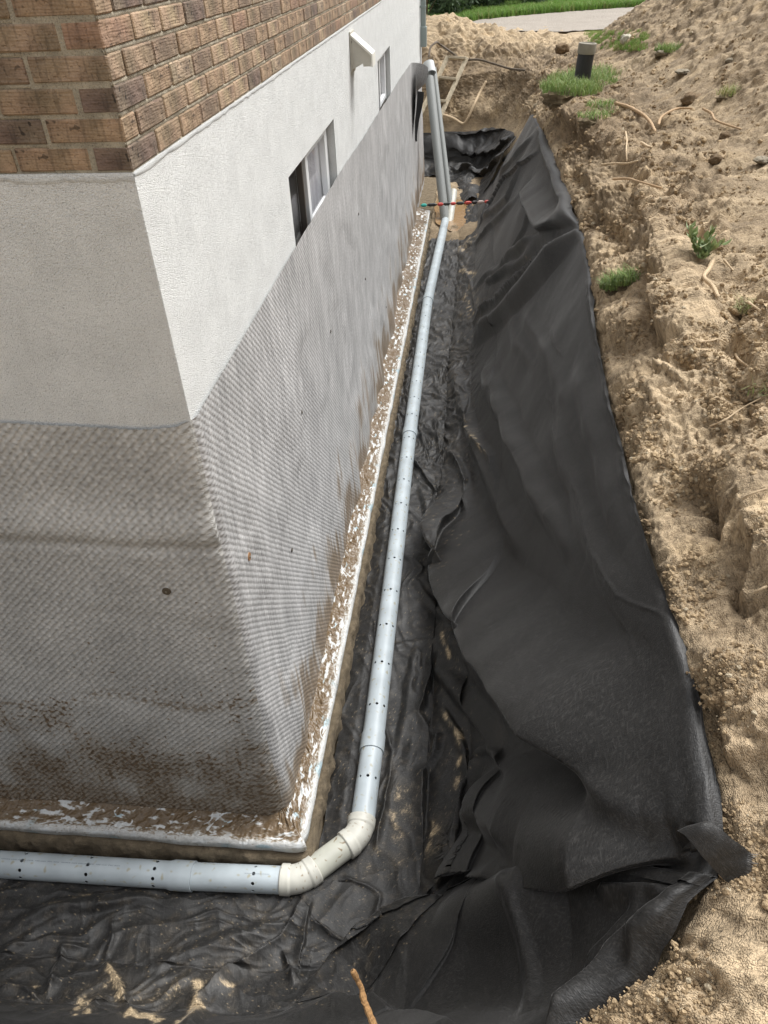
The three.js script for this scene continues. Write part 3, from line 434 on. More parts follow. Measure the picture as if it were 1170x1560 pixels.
{
  const uN = find(660, 1372).u, uE = find(1052, 1322).u;
  const f = [[0, uAtX(0.28)], [0.5, find(500, 1400).u], [0.95, uN + 0.02], [1.4, lerp(uN, uE, 0.5)], [2, uE + 0.02]], nearEdge = (v) => { let i = 0; while (i < f.length - 2 && v > f[i + 1][0]) i++; return lerp(f[i][1], f[i + 1][1], clamp((v - f[i][0]) / (f[i + 1][0] - f[i][0]))); };
  const farEdge = (v) => lerp(uz.b, uz.c, smooth(0.8, 2, v));
  const us = steps(uz.b, Math.max(uN, uE) + 0.3, 0.005).map((u) => (u - uz.b) / (Math.max(uN, uE) + 0.3 - uz.b));
  const main = mesh('geotextile_sheet', clothSheet(us, [...span(0.005, 1, 150), ...span(1.008, 2.02, 250)], (t, v) => [lerp(farEdge(v), nearEdge(v) + 0.05, t), v + 0.006 * n3(t * 14, v, 1)], 0.014, crumpleMain), M.cloth);
  tag(main, 'large smooth black geotextile sheet hung over the trench bank right of the pipe', 'fabric');
  const us2 = steps(uz.a, uz.b + 0.9, 0.0075);
  const far = mesh('geotextile_sheet', clothSheet([...us2, ...steps(uz.b + 0.9, uz.c + 0.5, 0.01)], [...span(0.02, 1, 80), ...span(1.01, 2.035, 120)], (u, v) => { const e = smooth(uz.c + 0.1, uz.c + 0.5, u); return [u + 0.02 * n3(v * 9, 2, u), Math.max(v, lerp(0, 0.55, smooth(uz.a + 1.7, uz.a + 1.2, u) )) - 0 * e]; }, 0.002, (u, v, P) => 1.0 * (1 - smooth(0.6, 1.2, v))), M.cloth);
  tag(far, 'creased dusty black geotextile sheet on the far bank, between the puddle and the dirt wall', 'fabric');
  const u0 = Math.min(uAtX(0.28), uN, uE) - 0.25;
  const front = mesh('geotextile_sheet', clothSheet([...steps(u0, uAtX(-1.9), 0.005, 2.2), ...span(uAtX(-1.9) + 0.05, uAtX(-4), 20)], [...span(0.005, 1, 180), ...span(1.008, 2.02, 220)], (u, v) => [u, v + 0.008 * n3(u * 5, v, 5)], 0.003, (u, v, P) => (P.x < 0.25 ? 0.4 : 0.22) * (1 - smooth(0.7, 1.5, v))), M.cloth);
  tag(front, 'black geotextile sheet in the foreground, sandy under the left pipe and rolled at the bank', 'fabric');
  // bundle at the far end of the trench
  const ub0 = SEC[1].u + 1.2, ub1 = uAtZ(-11.1), vsB = span(0.3, 1.75, 110), usB = span(ub0, ub1, 200);
  const back = mesh('geotextile_sheet', clothSheet(usB, vsB, (u, v) => [u, v], 0.03, (u, v, P) => 0.5), M.cloth);
  const p = back.geometry.attributes.position; for (let k = 0; k < p.count; k++) { const u = usB[k % usB.length], v = vsB[Math.floor(k / usB.length)]; const r = Math.sin((v - 0.55) / 1.2 * 9.5 + 1.2 * n3(u * 0.7, v, 3)); p.setY(k, p.getY(k) + 0.05 * r + 0.03 * n3(u * 3, v * 2, 1)); p.setZ(k, p.getZ(k) + 0.05 * Math.cos((v - 0.55) / 1.2 * 9.5)); }
  finish(back.geometry); tag(back, 'bunched black geotextile in deep folds at the trench end, below the wooden ladder', 'fabric');
}
{ // flap folded back over the bank, with a frayed end
  const flapIn = toPixel(find(1075, 1300, 1.8, 2.3).p)[2] - 2.32;
  const rows = [ // across the strip, from its hidden lower layer round the fold to the top layer's end
    [[1062, 1388, 2.42], [1020, 1405, 2.46]], [[1072, 1345, 2.37], [1050, 1352, 2.4]], [[1075, 1305, 2.34], [1052, 1318, 2.37]], [[1062, 1277, 2.32], [1034, 1282, 2.33]], [[1066, 1256, 2.27], [1032, 1266, 2.27]], [[1080, 1252, 2.235], [1046, 1274, 2.24]], [[1108, 1272, 2.22], [1072, 1308, 2.225]], [[1134, 1292, 2.235], [1104, 1340, 2.24]], [[1142, 1300, 2.245], [1136, 1360, 2.25]]];
  const cu = [0, 1].map((k) => new THREE.CatmullRomCurve3(rows.map((r) => at(r[k][0], r[k][1], r[k][2] + flapIn))));
  const g = grid(60, 110, (i, j, o) => { const t = j / 109, s = i / 59, A = cu[0].getPoint(t), B = cu[1].getPoint(t); o.p.lerpVectors(A, B, s); o.p.y += 0.016 * Math.sin(s * Math.PI) + 0.004 * n3(o.p.x * 14, o.p.y * 14, o.p.z * 14); if (t > 0.97) o.p.addScaledVector(V(1, 0, 0.2), 0.012 * (0.5 + 0.5 * n3(s * 50, 3, 1))); o.uv = [s * 0.2, t * 0.5]; o.c = t > 0.965 ? mix3(CLOTH, [0.2, 0.19, 0.18], 0.5 + 0.5 * n3(s * 60, t * 90, 5)) : CLOTH; }, true);
  const f = mesh('geotextile_flap', g, M.cloth); tag(f, 'short black fabric flap folded over the bank edge, its frayed end lying on the sand', 'fabric');
  const fr = []; const r = rng(5); for (let k = 0; k < 40; k++) { const s = r(), A = cu[0].getPoint(1), B = cu[1].getPoint(1), q = A.lerp(B, s), e = q.clone().add(V(0.008 + 0.02 * r(), -0.004 + 0.008 * r(), 0.012 * (r() - 0.5))); fr.push(new THREE.TubeGeometry(new THREE.LineCurve3(q, e), 1, 0.0009, 4)); }
  stuff(mesh('frayed_thread', mergeGeometries(fr), std({ color: lin(0.16, 0.155, 0.15), roughness: 0.9 }), f));
}

/* ------------------------------------------------------------------ the house */
const YB = 3.047, ZE = -13.0, house = group('house');
tag(house, 'brick house on a rough white stucco foundation wall, left of the trench', 'house');
const W1 = [-3.165, -1.73], W2 = [-7.13, -5.88], WT = 2.618, WB = 2.1;
{ // stucco: the long wall with two window openings, and the short wall that faces us
  const sh = new THREE.Shape([[0, -0.3], [-ZE, -0.3], [-ZE, YB], [0, YB]].map(([x, y]) => new THREE.Vector2(x, y)));
  for (const w of [W1, W2]) sh.holes.push(new THREE.Path([[-w[1], WB], [-w[0], WB], [-w[0], WT], [-w[1], WT]].map(([x, y]) => new THREE.Vector2(x, y))));
  const g = new THREE.ExtrudeGeometry(sh, { depth: 0.2, bevelEnabled: false }); g.rotateY(Math.PI / 2); g.translate(-0.2, 0, 0); // x = depth, z = -shape x
  const wall = mesh('stucco_wall', boxUV(g), M.stucco, house);
  mesh('stucco_wall', boxUV(new THREE.BoxGeometry(7.998, YB + 0.3, 0.202).translate(-4.001, (YB - 0.3) / 2, -0.099)), M.stucco, house);
  mesh('stucco_wall', boxUV(new THREE.BoxGeometry(8, YB + 0.3, 0.2).translate(-4.2, (YB - 0.3) / 2, ZE + 0.1)), M.stucco, house);
  // smooth band under the bricks with its cracked lower edge
  const band = (len, n) => grid(n, 5, (i, j, o) => { const x = -len * i / (n - 1), low = 0.022 + 0.006 * n3(x * 5, 1, 1) + 0.003 * n3(x * 40, 2, 2); o.p.set(x, YB - 0.0006 - low * (j / 4), j === 0 || j === 4 ? 0.002 : 0.0045 + 0.001 * n3(x * 30, j, 3)); o.uv = [x, j * 0.01]; });
  mesh('stucco_band', finish(band(4, 300)), M.stucco, house);
  mesh('stucco_band', grid(500, 5, (i, j, o) => { const z = -13 * i / 499, low = 0.012 + 0.004 * n3(z * 9, 1, 7) + 0.002 * n3(z * 40, 2, 7); o.p.set(j === 0 || j === 4 ? 0.001 : 0.0025, YB - 0.0006 - low * (j / 4), z); o.uv = [z, j * 0.01]; }), M.stucco, house);
}
{ // bricks: running bond, a whole brick round the corner every course
  const CH = 0.0652, BL = 0.196, BW = 0.0935, J = 0.0105, H0 = YB + 0.004, r = rng(11), variants = 3;
  const geos = {}; const brickGeo = (kind, lx, lz) => (geos[kind] ??= [...Array(variants).keys()].map((k) => { const g = chamferBox(-lx / 2, lx / 2, 0, CH - J, -lz / 2, lz / 2, 0.0035), p = g.attributes.position; for (let i = 0; i < p.count; i++) { const q = [p.getX(i), p.getY(i), p.getZ(i)]; p.setXYZ(i, q[0] + 0.0016 * n3(q[0] * 60 + k * 9, q[1] * 60, q[2] * 60), q[1] + 0.0016 * n3(q[0] * 60, q[1] * 60 + k * 9 + 4, q[2] * 60), q[2] + 0.0016 * n3(q[0] * 60, q[1] * 60, q[2] * 60 + k * 9 + 8)); } return boxUV(g); }));
  const cuts = { stuff: [] }; const mw = group('brick_wall', house);
  const backing = mesh('mortar', mergeGeometries([boxUV(new THREE.BoxGeometry(0.2, 2.7, -ZE - 0.004).translate(-0.106, YB + 1.35, ZE / 2)), boxUV(new THREE.BoxGeometry(7.9, 2.7, 0.2).translate(-4.1, YB + 1.35, -0.106))]), M.mortar, mw);
  { const p = backing.geometry.attributes.position; void p; }
  const tone = () => { const q = r(); return q < 0.2 ? 0 : q < 0.37 ? 1 : q < 0.5 ? 2 : q < 0.61 ? 3 : q < 0.7 ? 4 : q < 0.81 ? 5 : q < 0.88 ? 6 : q < 0.95 ? 7 : 8; };
  for (let c = 0; c < 40; c++) {
    const y = H0 + c * CH, odd = c % 2 === 1, place = (kind, lx, lz, x, z, seen) => {
      const g = brickGeo(kind, lx, lz)[Math.floor(r() * variants)], px = x + 0.0025 * (r() - 0.5), pz = z + 0.0025 * (r() - 0.5), py = y + 0.0012 * (r() - 0.5), k = tone();
      if (seen) { const m = new THREE.Mesh(g, M.brick[k]); m.name = 'brick'; m.position.set(px, py, pz); m.rotation.y = 0.006 * (r() - 0.5); m.castShadow = m.receiveShadow = true; mw.add(m); } else { (cuts[k] ??= []).push(g.clone().translate(px, py, pz)); }
    };
    // corner brick lies along one wall or the other by turns
    place(odd ? 'long_x' : 'long_z', odd ? BL : BW, odd ? BW : BL, (odd ? -BL : -BW) / 2, (odd ? -BW : -BL) / 2, c < 7);
    for (let i = 0; i < 70; i++) { // along the long wall
      const z = -((odd ? BW : BL) + J + i * (BL + J)) - BL / 2; if (z < ZE + BL / 2) break;
      const q = toPixel(V(0, y, z)); place('long_z', BW, BL, -BW / 2, z, c < 8 && q[1] > -14 && z > -9);
    }
    for (let i = 0; i < 38; i++) { const x = -((odd ? BL : BW) + J + i * (BL + J)) - BL / 2, q = toPixel(V(x, y, 0)); place('long_x', BL, BW, x, -BW / 2, c < 7 && q[0] > -120); }
  }
  for (const k in cuts) if (k !== 'stuff' && cuts[k].length) { const m = mesh('brick_rows', mergeGeometries(cuts[k]), M.brick[k], mw); stuff(m); }
  // mortar joints: struck unevenly, a little behind the bricks' faces
  const jt = []; const joint = (len, y, onX) => { const n = Math.ceil(len / 0.02); const g = grid(n, 4, (i, j, o) => { const s = -len * i / (n - 1), w = (J / 2 + 0.0012) + 0.0015 * n3(s * 25, y * 9, 3), d = -0.0035 + 0.002 * n3(s * 30, y * 50, 5) - (j === 0 || j === 3 ? 0.003 : 0), yy = y + (j / 3 - 0.5) * 2 * w; onX ? o.p.set(s, yy, d) : o.p.set(d, yy, s); o.uv = [s, yy]; }); jt.push(g); };
  for (let c = 0; c < 9; c++) { const y = H0 + c * CH - J / 2 - 0.0; joint(3, y, true); joint(13, y, false); }
  mesh('mortar_joints', mergeGeometries(jt), M.mortar, mw);
}
mesh('roof', mergeGeometries([box(-8.6, 0.45, 5.75, 5.9, ZE - 0.4, 0.4, 0.02), box(-8.2, -0.2, 5.5, 5.74, ZE + 0.2, -0.3, 0.01)]), M.roof, house);
mesh('side_wall', boxUV(new THREE.BoxGeometry(0.2, 6, -ZE).translate(-8.1, 2.75, ZE / 2)), M.stucco, house);
mesh('footing', (() => { // rough concrete edge that shows beyond the plastic
  const n = 900; const path = [...Array(n).keys()].map((i) => -3 + 16 * i / (n - 1)); // s < 0 along the short wall, > 0 along the long one
  return grid(n, 12, (i, j, o) => {
    const s = path[i], w = j / 11, rough = 0.016 * fbm(s * 9, w * 2, 3, 3); let x, z; const out = lerp(0.05, s < 0 ? 0.21 : 0.185 + 0.0125 * s, Math.min(1, w * 1.5));
    if (s < -0.1) { x = s + 0.1 ; z = out; } else if (s > 0.1) { x = out; z = -(s - 0.1); } else { const a = (s + 0.1) / 0.2 * Math.PI / 2, k = out / Math.max(Math.cos(a), Math.sin(a)); x = k * Math.sin(a); z = k * Math.cos(a); }
    const drop = w < 0.667 ? 0 : (w - 0.667) * 3; o.p.set(x + (s > 0 ? rough : 0), -0.075 - 0.15 * drop + rough * 0.7, z + (s < 0 ? rough : 0)); o.uv = [s, w * 0.4];
  });
})(), M.concrete, house);

function windowUnit(z0, z1) { // a slider: dark open half nearer to us, white half with curtain behind
  const w = group('window', house), x = -0.055, zm = lerp(z1, z0, 0.5), f = 0.045;
  mesh('reveal', mergeGeometries([box(-0.2, -0.001, WT - 0.001, WT + 0.004, z0, z1, 0.001)]), M.stucco, w);
  mesh('frame', mergeGeometries([box(x - 0.07, x, WT - f, WT - 0.001, z0, z1), box(x - 0.07, x, WB + 0.001, WB + f, z0, z1), box(x - 0.07, x, WB + f, WT - f, z0 + 0.001, z0 + f), box(x - 0.07, x, WB + f, WT - f, z1 - f * 0.6, z1 - 0.001)]), M.frameDark, w);
  const s = group('white_sash', w); // sash with its upright bars
  mesh('bar', mergeGeometries([box(x - 0.03, x + 0.006, WB + f, WT - f * 0.6, zm - 0.02, zm + 0.045), box(x - 0.03, x + 0.006, WB + f, WT - f * 0.6, z0 + f * 0.5, z0 + f + 0.06), box(x - 0.03, x + 0.004, WT - f * 1.6, WT - f * 0.5, z0 + 0.1, zm - 0.02), box(x - 0.03, x + 0.004, WB + f, WB + f * 2, z0 + 0.1, zm - 0.02)]), M.white, s);
  mesh('pane', new THREE.BoxGeometry(0.004, WT - WB - 2.5 * f, zm - z0 - 0.13).translate(x - 0.015, (WT + WB) / 2, (z0 + zm) / 2), M.glass, s);
  mesh('screen_bar', box(x - 0.04, x - 0.005, WB + f, WT - f, zm + 0.09, zm + 0.11), M.frameDark, w);
  mesh('pane', new THREE.BoxGeometry(0.004, WT - WB - 2 * f, z1 - zm - 0.09).translate(x - 0.03, (WT + WB) / 2, (z1 + zm) / 2 + 0.03), M.glass, w);
  mesh('curtain', grid(120, 6, (i, j, o) => { const t = i / 119; o.p.set(x - 0.05 + 0.014 * Math.sin(t * 44 + 0.6 * Math.sin(t * 9)), lerp(WB - 0.05, WT, j / 5), lerp(z0 + 0.02, zm, t)); o.uv = [t, j]; }), M.curtain, w);
  mesh('insect_screen', box(x - 0.062, x - 0.058, WB + f, WT - f, zm + 0.03, z1 - 0.02, 0.001), std({ color: lin(0.03, 0.027, 0.024), roughness: 0.9 }), w);
}
windowUnit(...W1); windowUnit(...W2);
{ // vent hood on the wall: sloping top, two cheeks, open below
  const h = group('vent_hood', house), z = -4.16, hw = 0.085;
  mesh('back_plate', box(0.001, 0.012, 2.752, 3.0, z - hw - 0.012, z + hw + 0.012, 0.002), M.hood, h);
  const side = new THREE.Shape([[0.012, 2.775], [0.05, 2.79], [0.088, 2.808], [0.092, 2.79], [0.145, 2.79], [0.147, 2.858], [0.012, 2.972]].map(([x, y]) => new THREE.Vector2(x, y)));
  for (const s of [-1, 1]) mesh('cheek', boxUV(new THREE.ExtrudeGeometry(side, { depth: 0.006, bevelEnabled: false }).translate(0, 0, z + s * (hw - 0.004) - 0.003)), M.hood, h);
  const top = new THREE.Shape([[0.004, 2.98], [0.15, 2.856], [0.15, 2.79], [0.158, 2.788], [0.158, 2.864], [0.004, 2.99]].map(([x, y]) => new THREE.Vector2(x, y)));
  mesh('cover', boxUV(new THREE.ExtrudeGeometry(top, { depth: 2 * hw + 0.016, bevelEnabled: true, bevelSize: 0.002, bevelThickness: 0.002, bevelSegments: 2 }).translate(0, 0, z - hw - 0.008)), std({ color: lin(0.76, 0.75, 0.69), roughness: 0.4 }), h);
  mesh('screw', new THREE.SphereGeometry(0.005, 8, 6).scale(0.5, 1, 1).translate(0.014, 2.94, z + hw), M.frameDark, h);
}
{ // downspout at the far corner, with its wider shoe
  const d = group('downspout', house), m = std({ color: lin(0.27, 0.32, 0.31), roughness: 0.45 });
  mesh('downpipe', box(0.02, 0.1, 2.22, 5.7, -12.78, -12.7, 0.008), m, d); mesh('shoe', box(0.01, 0.115, 2.05, 2.34, -12.8, -12.68, 0.008), m, d);
  mesh('strap', box(0.002, 0.104, 2.6, 2.63, -12.79, -12.69, 0.001), m, d);
  mesh('corner_trim', box(0.001, 0.018, 1.2, 5.7, -12.96, -12.86, 0.004), M.white, d);
}

/* ------------------------------------------------------------------ drainage membrane round the foundation */
const keyed = (keys, x) => { let i = 0; while (i < keys.length - 2 && x > keys[i + 1][0]) i++; const t = clamp((x - keys[i][0]) / (keys[i + 1][0] - keys[i][0])), q = t * t * (3 - 2 * t); return lerp(keys[i][1], keys[i + 1][1], lerp(t, q, 0.6)); };
const topKeys = [[-4, 2.33], [-0.64, 2.303], [-0.415, 2.296], [-0.16, 2.287], [-0.05, 2.298], [0, 2.318], [0.17, 2.32], [0.71, 2.314], [1.7, 2.311], [2.44, 2.303], [3.1, 2.297], [4.8, 2.245], [7.3, 2.19], [10.7, 2.1]];
const SE = 10.55; // where the first length ends
const mudMap = tex(2048, 1024, (x, y) => { // x: 4 m along the sheet, y: its height 2.4 m; mud splashed from below
  const n = pfbm(x, y, 8, 5, 60, 2), h = y * 2.4, sp = pn(x * 180, y * 108, 180, 108, 61) + 0.5 * pn(x * 420, y * 252, 420, 252, 62), st = pn(x * 46, y * 7, 46, 7, 65);
  let m = smooth(0.8, 0.0, h - 0.3 * n - 0.12 * st) * (0.55 + 0.5 * smooth(-0.2, 0.45, sp)) + 0.9 * smooth(0.36, 0.7, sp + 0.5 * n - Math.max(0, h - 0.3) * 0.55) ;
  m += 0.5 * smooth(0.05, 0.0, Math.abs(h - 0.86 - 0.09 * pn(x * 9, 0.5, 9, 4, 63))) * smooth(0.0, 0.35, sp + 0.4 * pn(x * 7, 0.2, 7, 2, 64));
  const v = 0.86 + 0.06 * pfbm(x, y, 6, 4, 66, 2) + 0.05 * pn(x * 300, y * 40, 300, 40, 67) + 0.1 * pn(x * 230, y * 140, 230, 140, 70);
  return mix3([v, v * 0.99, v * 0.975], [0.48, 0.39, 0.29], clamp(m) * 0.9);
}, true);
const stainMap = tex(2048, 1024, (x, y) => { // the long wall: brown run-off low down
  const h = y * 2.4, st = pn(x * 90, y * 5, 90, 5, 71), n = pfbm(x, y, 6, 4, 72, 2), sp = pn(x * 260, y * 130, 260, 130, 73);
  const m = 0.75 * smooth(0.5, -0.05, h - 0.4 * n - 0.3 * st) + 0.5 * smooth(0.55, 0.75, sp - h * 0.3) * smooth(1.2, 0, h);
  const v = 0.88 + 0.06 * n + 0.09 * pn(x * 140, y * 12, 140, 12, 74) + 0.07 * pn(x * 230, y * 140, 230, 140, 75);
  return mix3([v, v * 0.985, v * 0.975], [0.48, 0.37, 0.25], clamp(m) * 0.85);
}, true);
{
  const dim = per(T.dimple, DP), mL = std({ color: lin(0.62, 0.625, 0.615), map: per(mudMap, 4, 2.4), bumpMap: dim, bumpScale: 0.006, roughness: 0.72 }), mR = std({ color: lin(0.52, 0.53, 0.535), map: per(stainMap, 4, 2.4), bumpMap: per(T.dimpleFine, DP), bumpScale: 0.0036, roughness: 0.6 });
  const point = (s, h, o) => { // s < 0 along the short wall (corner at 0), h 0 foot .. 1 top
    const top = keyed(topKeys, s) + 0.004 * Math.abs(Math.sin(s * Math.PI / 0.0325)), foot = Math.pow(1 - h, 3), r = lerp(0.035, 0.085, 1 - h); let y = lerp(0.045, top, h);
    let off = 0.014 + 0.02 * foot + 0.012 * Math.max(0, fbm(s * 0.9, y * 1.1, 4, 3)) * smooth(0, 0.2, 1 - h);
    if (s < 0) off += 0.02 * smooth(-3, -0.1, s) * Math.exp(-(((y - 1.87) / 0.1) ** 2)) - 0.012 * Math.exp(-(((y - 1.8) / 0.03) ** 2));
    if (s > 0) off += 0.018 * Math.exp(-(((s - 0.35) / 0.09) ** 2)) * smooth(2.1, 1.4, y) + (0.03 * n3(s * 1.6, y * 0.6, 8) + 0.02) * smooth(0.9, 0, y) * smooth(1.5, 3, s);
    const c = r * Math.PI / 4; let x, z;
    if (s < -c) { x = s + c - r + 0.0; z = off; } else if (s > c) { x = off; z = -(s - c) - r + 0.0; } else { const a = (s + c) / (2 * c) * Math.PI / 2; x = -r + (r + off) * Math.sin(a); z = -r + (r + off) * Math.cos(a); }
    const lift = 0.02 * (1 - h); x += lift * smooth(-0.3, 0.05, s); z += lift * smooth(0.3, -0.05, s);
    if (s > SE - 1.5) { // the end peels off the wall and rolls outwards at its top corner
      const k = smooth(1.5, 2.0, y), e = (s - (SE - 0.42)) / 0.42; x += 0.03 * smooth(0, 1, e) * smooth(0.1, 1.4, y);
      if (e > 0 && k > 0) { const a = e * 2.7 * k, R = 0.42 / 2.7; x += k * R * (1 - Math.cos(a)) * 0.72; z += k * (0.42 * e - R * Math.sin(a)); y -= 0.06 * k * e * e; }
    }
    return o.set(x, y, z);
  };
  const ss = []; for (let s = -3.2; s < -0.9; s += 0.04) ss.push(s); for (let s = -0.9; s < 1.6; s += 0.008) ss.push(s); for (let s = 1.6; s < 9.4; s += 0.03) ss.push(s); for (let s = 9.4; s <= SE + 0.001; s += 0.01) ss.push(Math.min(s, SE));
  const cut = ss.findIndex((s) => s >= 0.0), mem = group('drainage_membrane');
  tag(mem, 'grey dimpled membrane wrapped round the house corner up to the stucco, far end curling', 'membrane');
  const half = (a, name, m) => { const g = grid(a.length, 190, (i, j, o) => { point(a[i], j / 189, o.p); o.uv = [-Math.abs(a[i]), o.p.y]; if (a[i] < 0) o.uv[0] = a[i]; }); return mesh(name, g, m, mem); };
  half(ss.slice(0, cut + 1), 'membrane_sheet', mL); half(ss.slice(cut), 'membrane_sheet', mR);
  const back = M.blackPlastic; void back;
  const washer = (p, axis, rr, m1) => { const w = group('fastener', mem); w.position.copy(p); const a = new THREE.CylinderGeometry(rr, rr * 1.05, 0.005, 20), b = new THREE.SphereGeometry(rr * 0.3, 10, 6).scale(1, 0.6, 1).translate(0, 0.004, 0); for (const g of [a, b]) axis === 'z' ? g.rotateX(Math.PI / 2) : g.rotateZ(-Math.PI / 2); mesh('washer', a, m1, w); mesh('nail_head', b, M.stone, w); };
  washer(V(-0.237, 1.584, 0.031), 'z', 0.0165, std({ color: lin(0.09, 0.07, 0.045), roughness: 0.8 }));
  const rust = std({ color: lin(0.25, 0.13, 0.055), roughness: 0.8 });
  for (const [px, py] of [[381, 848], [446, 838], [460, 628], [585, 468], [506, 505], [548, 326], [558, 425]]) { const q = onX(px, py, 0.034); const o = V(0, 0, 0); point(-q.z, clamp(q.y / 2.3), o); washer(V(o.x + 0.002, q.y, q.z), 'x', px === 381 ? 0.017 : 0.011, px === 381 ? rust : M.frameDark); }
  // the second length behind it
  const m2 = mesh('drainage_membrane', grid(90, 80, (i, j, o) => { const s = lerp(10.2, 12.75, i / 89), h = j / 79, y = lerp(-0.1, 1.98 - 0.12 * smooth(10.2, 12.7, s), h); o.p.set(0.022 + 0.05 * smooth(1, 0, h) * smooth(10.4, 11, s) + 0.012 * n3(s * 2, y, 3) + 0.06 * smooth(11.0, 10.35, s) * smooth(0.9, 1.75, y), y, -s); o.uv = [-s, y]; }), mR);
  tag(m2, 'second grey membrane panel on the wall behind the leaning riser pipe', 'membrane');
  const m3 = mesh('membrane_scrap', grid(14, 30, (i, j, o) => { const t = j / 29, s = i / 13; o.p.set(0.05 + 0.13 * s * smooth(0, 1, t) + 0.03 * Math.sin(s * 3), lerp(1.05, 1.72, t) - 0.03 * s, -10.45 - 0.06 * s); o.uv = [s * 0.2, t]; }), std({ color: lin(0.016, 0.016, 0.017), roughness: 0.6, side: THREE.DoubleSide, bumpMap: dim, bumpScale: 0.004 }));
  tag(m3, 'black strip of membrane underside sticking out between the two grey membrane lengths', 'membrane');
}

/* ------------------------------------------------------------------ white plastic over the footing */
{
  const wrinkle = tex(1024, 256, (x, y) => { const w = 0.02 * pn(x * 9, y * 3, 9, 3, 80); return 0.5 + 0.4 * (1 - 2 * Math.abs(pn((x + w) * 30 + y * 4, y * 3, 30, 3, 81))) + 0.2 * pfbm(x, y, 12, 3, 82, 3); });
  const skin = tex(2048, 512, (x, y) => { // mud lying in the hollows, white film on the ridges and over the rounded edge
    const w = 0.03 * pn(x * 9, y * 3, 9, 3, 83), ridge = 1 - 2 * Math.abs(pn((x + w) * 20 + y * 3, (y + w) * 3, 20, 3, 84)), blot = pfbm(x, y, 7, 5, 85, 3), fleck = pn(x * 150, y * 40, 150, 40, 86);
    const flake = pfbm(x, y, 9, 4, 91, 3.2), vein = smooth(0.8, 0.98, ridge) * smooth(-0.1, 0.3, pn(x * 14, y * 3, 14, 3, 88));
    let m = smooth(-0.3, 0.24, flake + 0.22 * fleck + 0.42 + 0.45 * pn(x * 5, y * 2, 5, 2, 92) - 0.7 * vein); m *= 1 - 0.88 * smooth(0.66, 0.76, y + 0.12 * flake + 0.05 * fleck); m = Math.max(m, 0.45 * smooth(0.45, 0.75, fleck + 0.4 * flake));
    const v = 0.9 + 0.05 * blot + 0.05 * fleck, film = mix3([v, v, v * 0.995], [0.66, 0.8, 0.86], 0.6 * smooth(0.35, 0.65, pn(x * 16, y * 4, 16, 4, 87)));
    return mix3(film, mix3([0.52, 0.425, 0.31], [0.41, 0.33, 0.235], 0.5 + 0.5 * fleck), clamp(m));
  }, true);
  const m = std({ color: lin(0.66, 0.68, 0.69), map: per(skin, 2.3, 1), bumpMap: per(wrinkle, 0.9, 1), bumpScale: 0.006, roughness: 0.42 });
  const ss = []; for (let s = -3; s < -0.8; s += 0.02) ss.push(s); for (let s = -0.8; s < 3; s += 0.006) ss.push(s); for (let s = 3; s < 10.6; s += 0.02) ss.push(s);
  const g = grid(ss.length, 34, (i, j, o) => {
    const s = ss[i], w = j / 33, wide = s < 0 ? 0.185 - 0.002 * s : 0.158 + 0.0125 * s, c = 0.1;
    let out, y; if (w < 0.72) { out = lerp(-0.01, wide - 0.028, w / 0.72); y = 0.07 * Math.pow(1 - w / 0.72, 1.6); } else { const a = (w - 0.72) / 0.28; const ang = Math.min(1, a * 1.25) * Math.PI * 0.6; out = wide - 0.028 + 0.028 * Math.sin(ang); y = -0.028 + 0.028 * Math.cos(ang); if (a > 0.8) { y -= (a - 0.8) * 0.16; out -= (a - 0.8) * 0.03; } }
    let x, z, d = [0, 1]; if (s < -c) { x = s + c; z = out; } else if (s > c) { x = out; z = -(s - c); d = [1, 0]; } else { const a = (s + c) / (2 * c) * Math.PI / 2, k = Math.pow(Math.pow(Math.cos(a), 5) + Math.pow(Math.sin(a), 5), -0.2); x = out * k * Math.sin(a); z = out * k * Math.cos(a); d = [Math.sin(a), Math.cos(a)]; y += 0.008 * Math.pow(1 - Math.abs(Math.sin(a * 13 + w * 3)), 2) * smooth(0.05, 0.3, w) * smooth(1, 0.5, w); }
    const top = smooth(0.75, 0.5, w); y += 0.007 * fbm(s * 11, w * 3, 1, 3) * top + 0.008 * Math.pow(1 - Math.abs(n3b(s * 9 + w * 3, w * 2.5, 4)), 4) * top; const e = 0.006 * n3(s * 4, w * 1.5, 2) * smooth(0.5, 1, w); x += e * d[0]; z += e * d[1];
    y += 0.012 * Math.exp(-(((s - 3.9) / 0.12) ** 2)) * top;
    o.p.set(x, y, z); o.uv = [s, w * 0.97 + 0.015];
  });
  tag(mesh('plastic_sheet', g, m), 'muddy white plastic film covering the footing ledge at the foot of the membrane', 'plastic sheet');
  // small loose lip at the outer corner
}

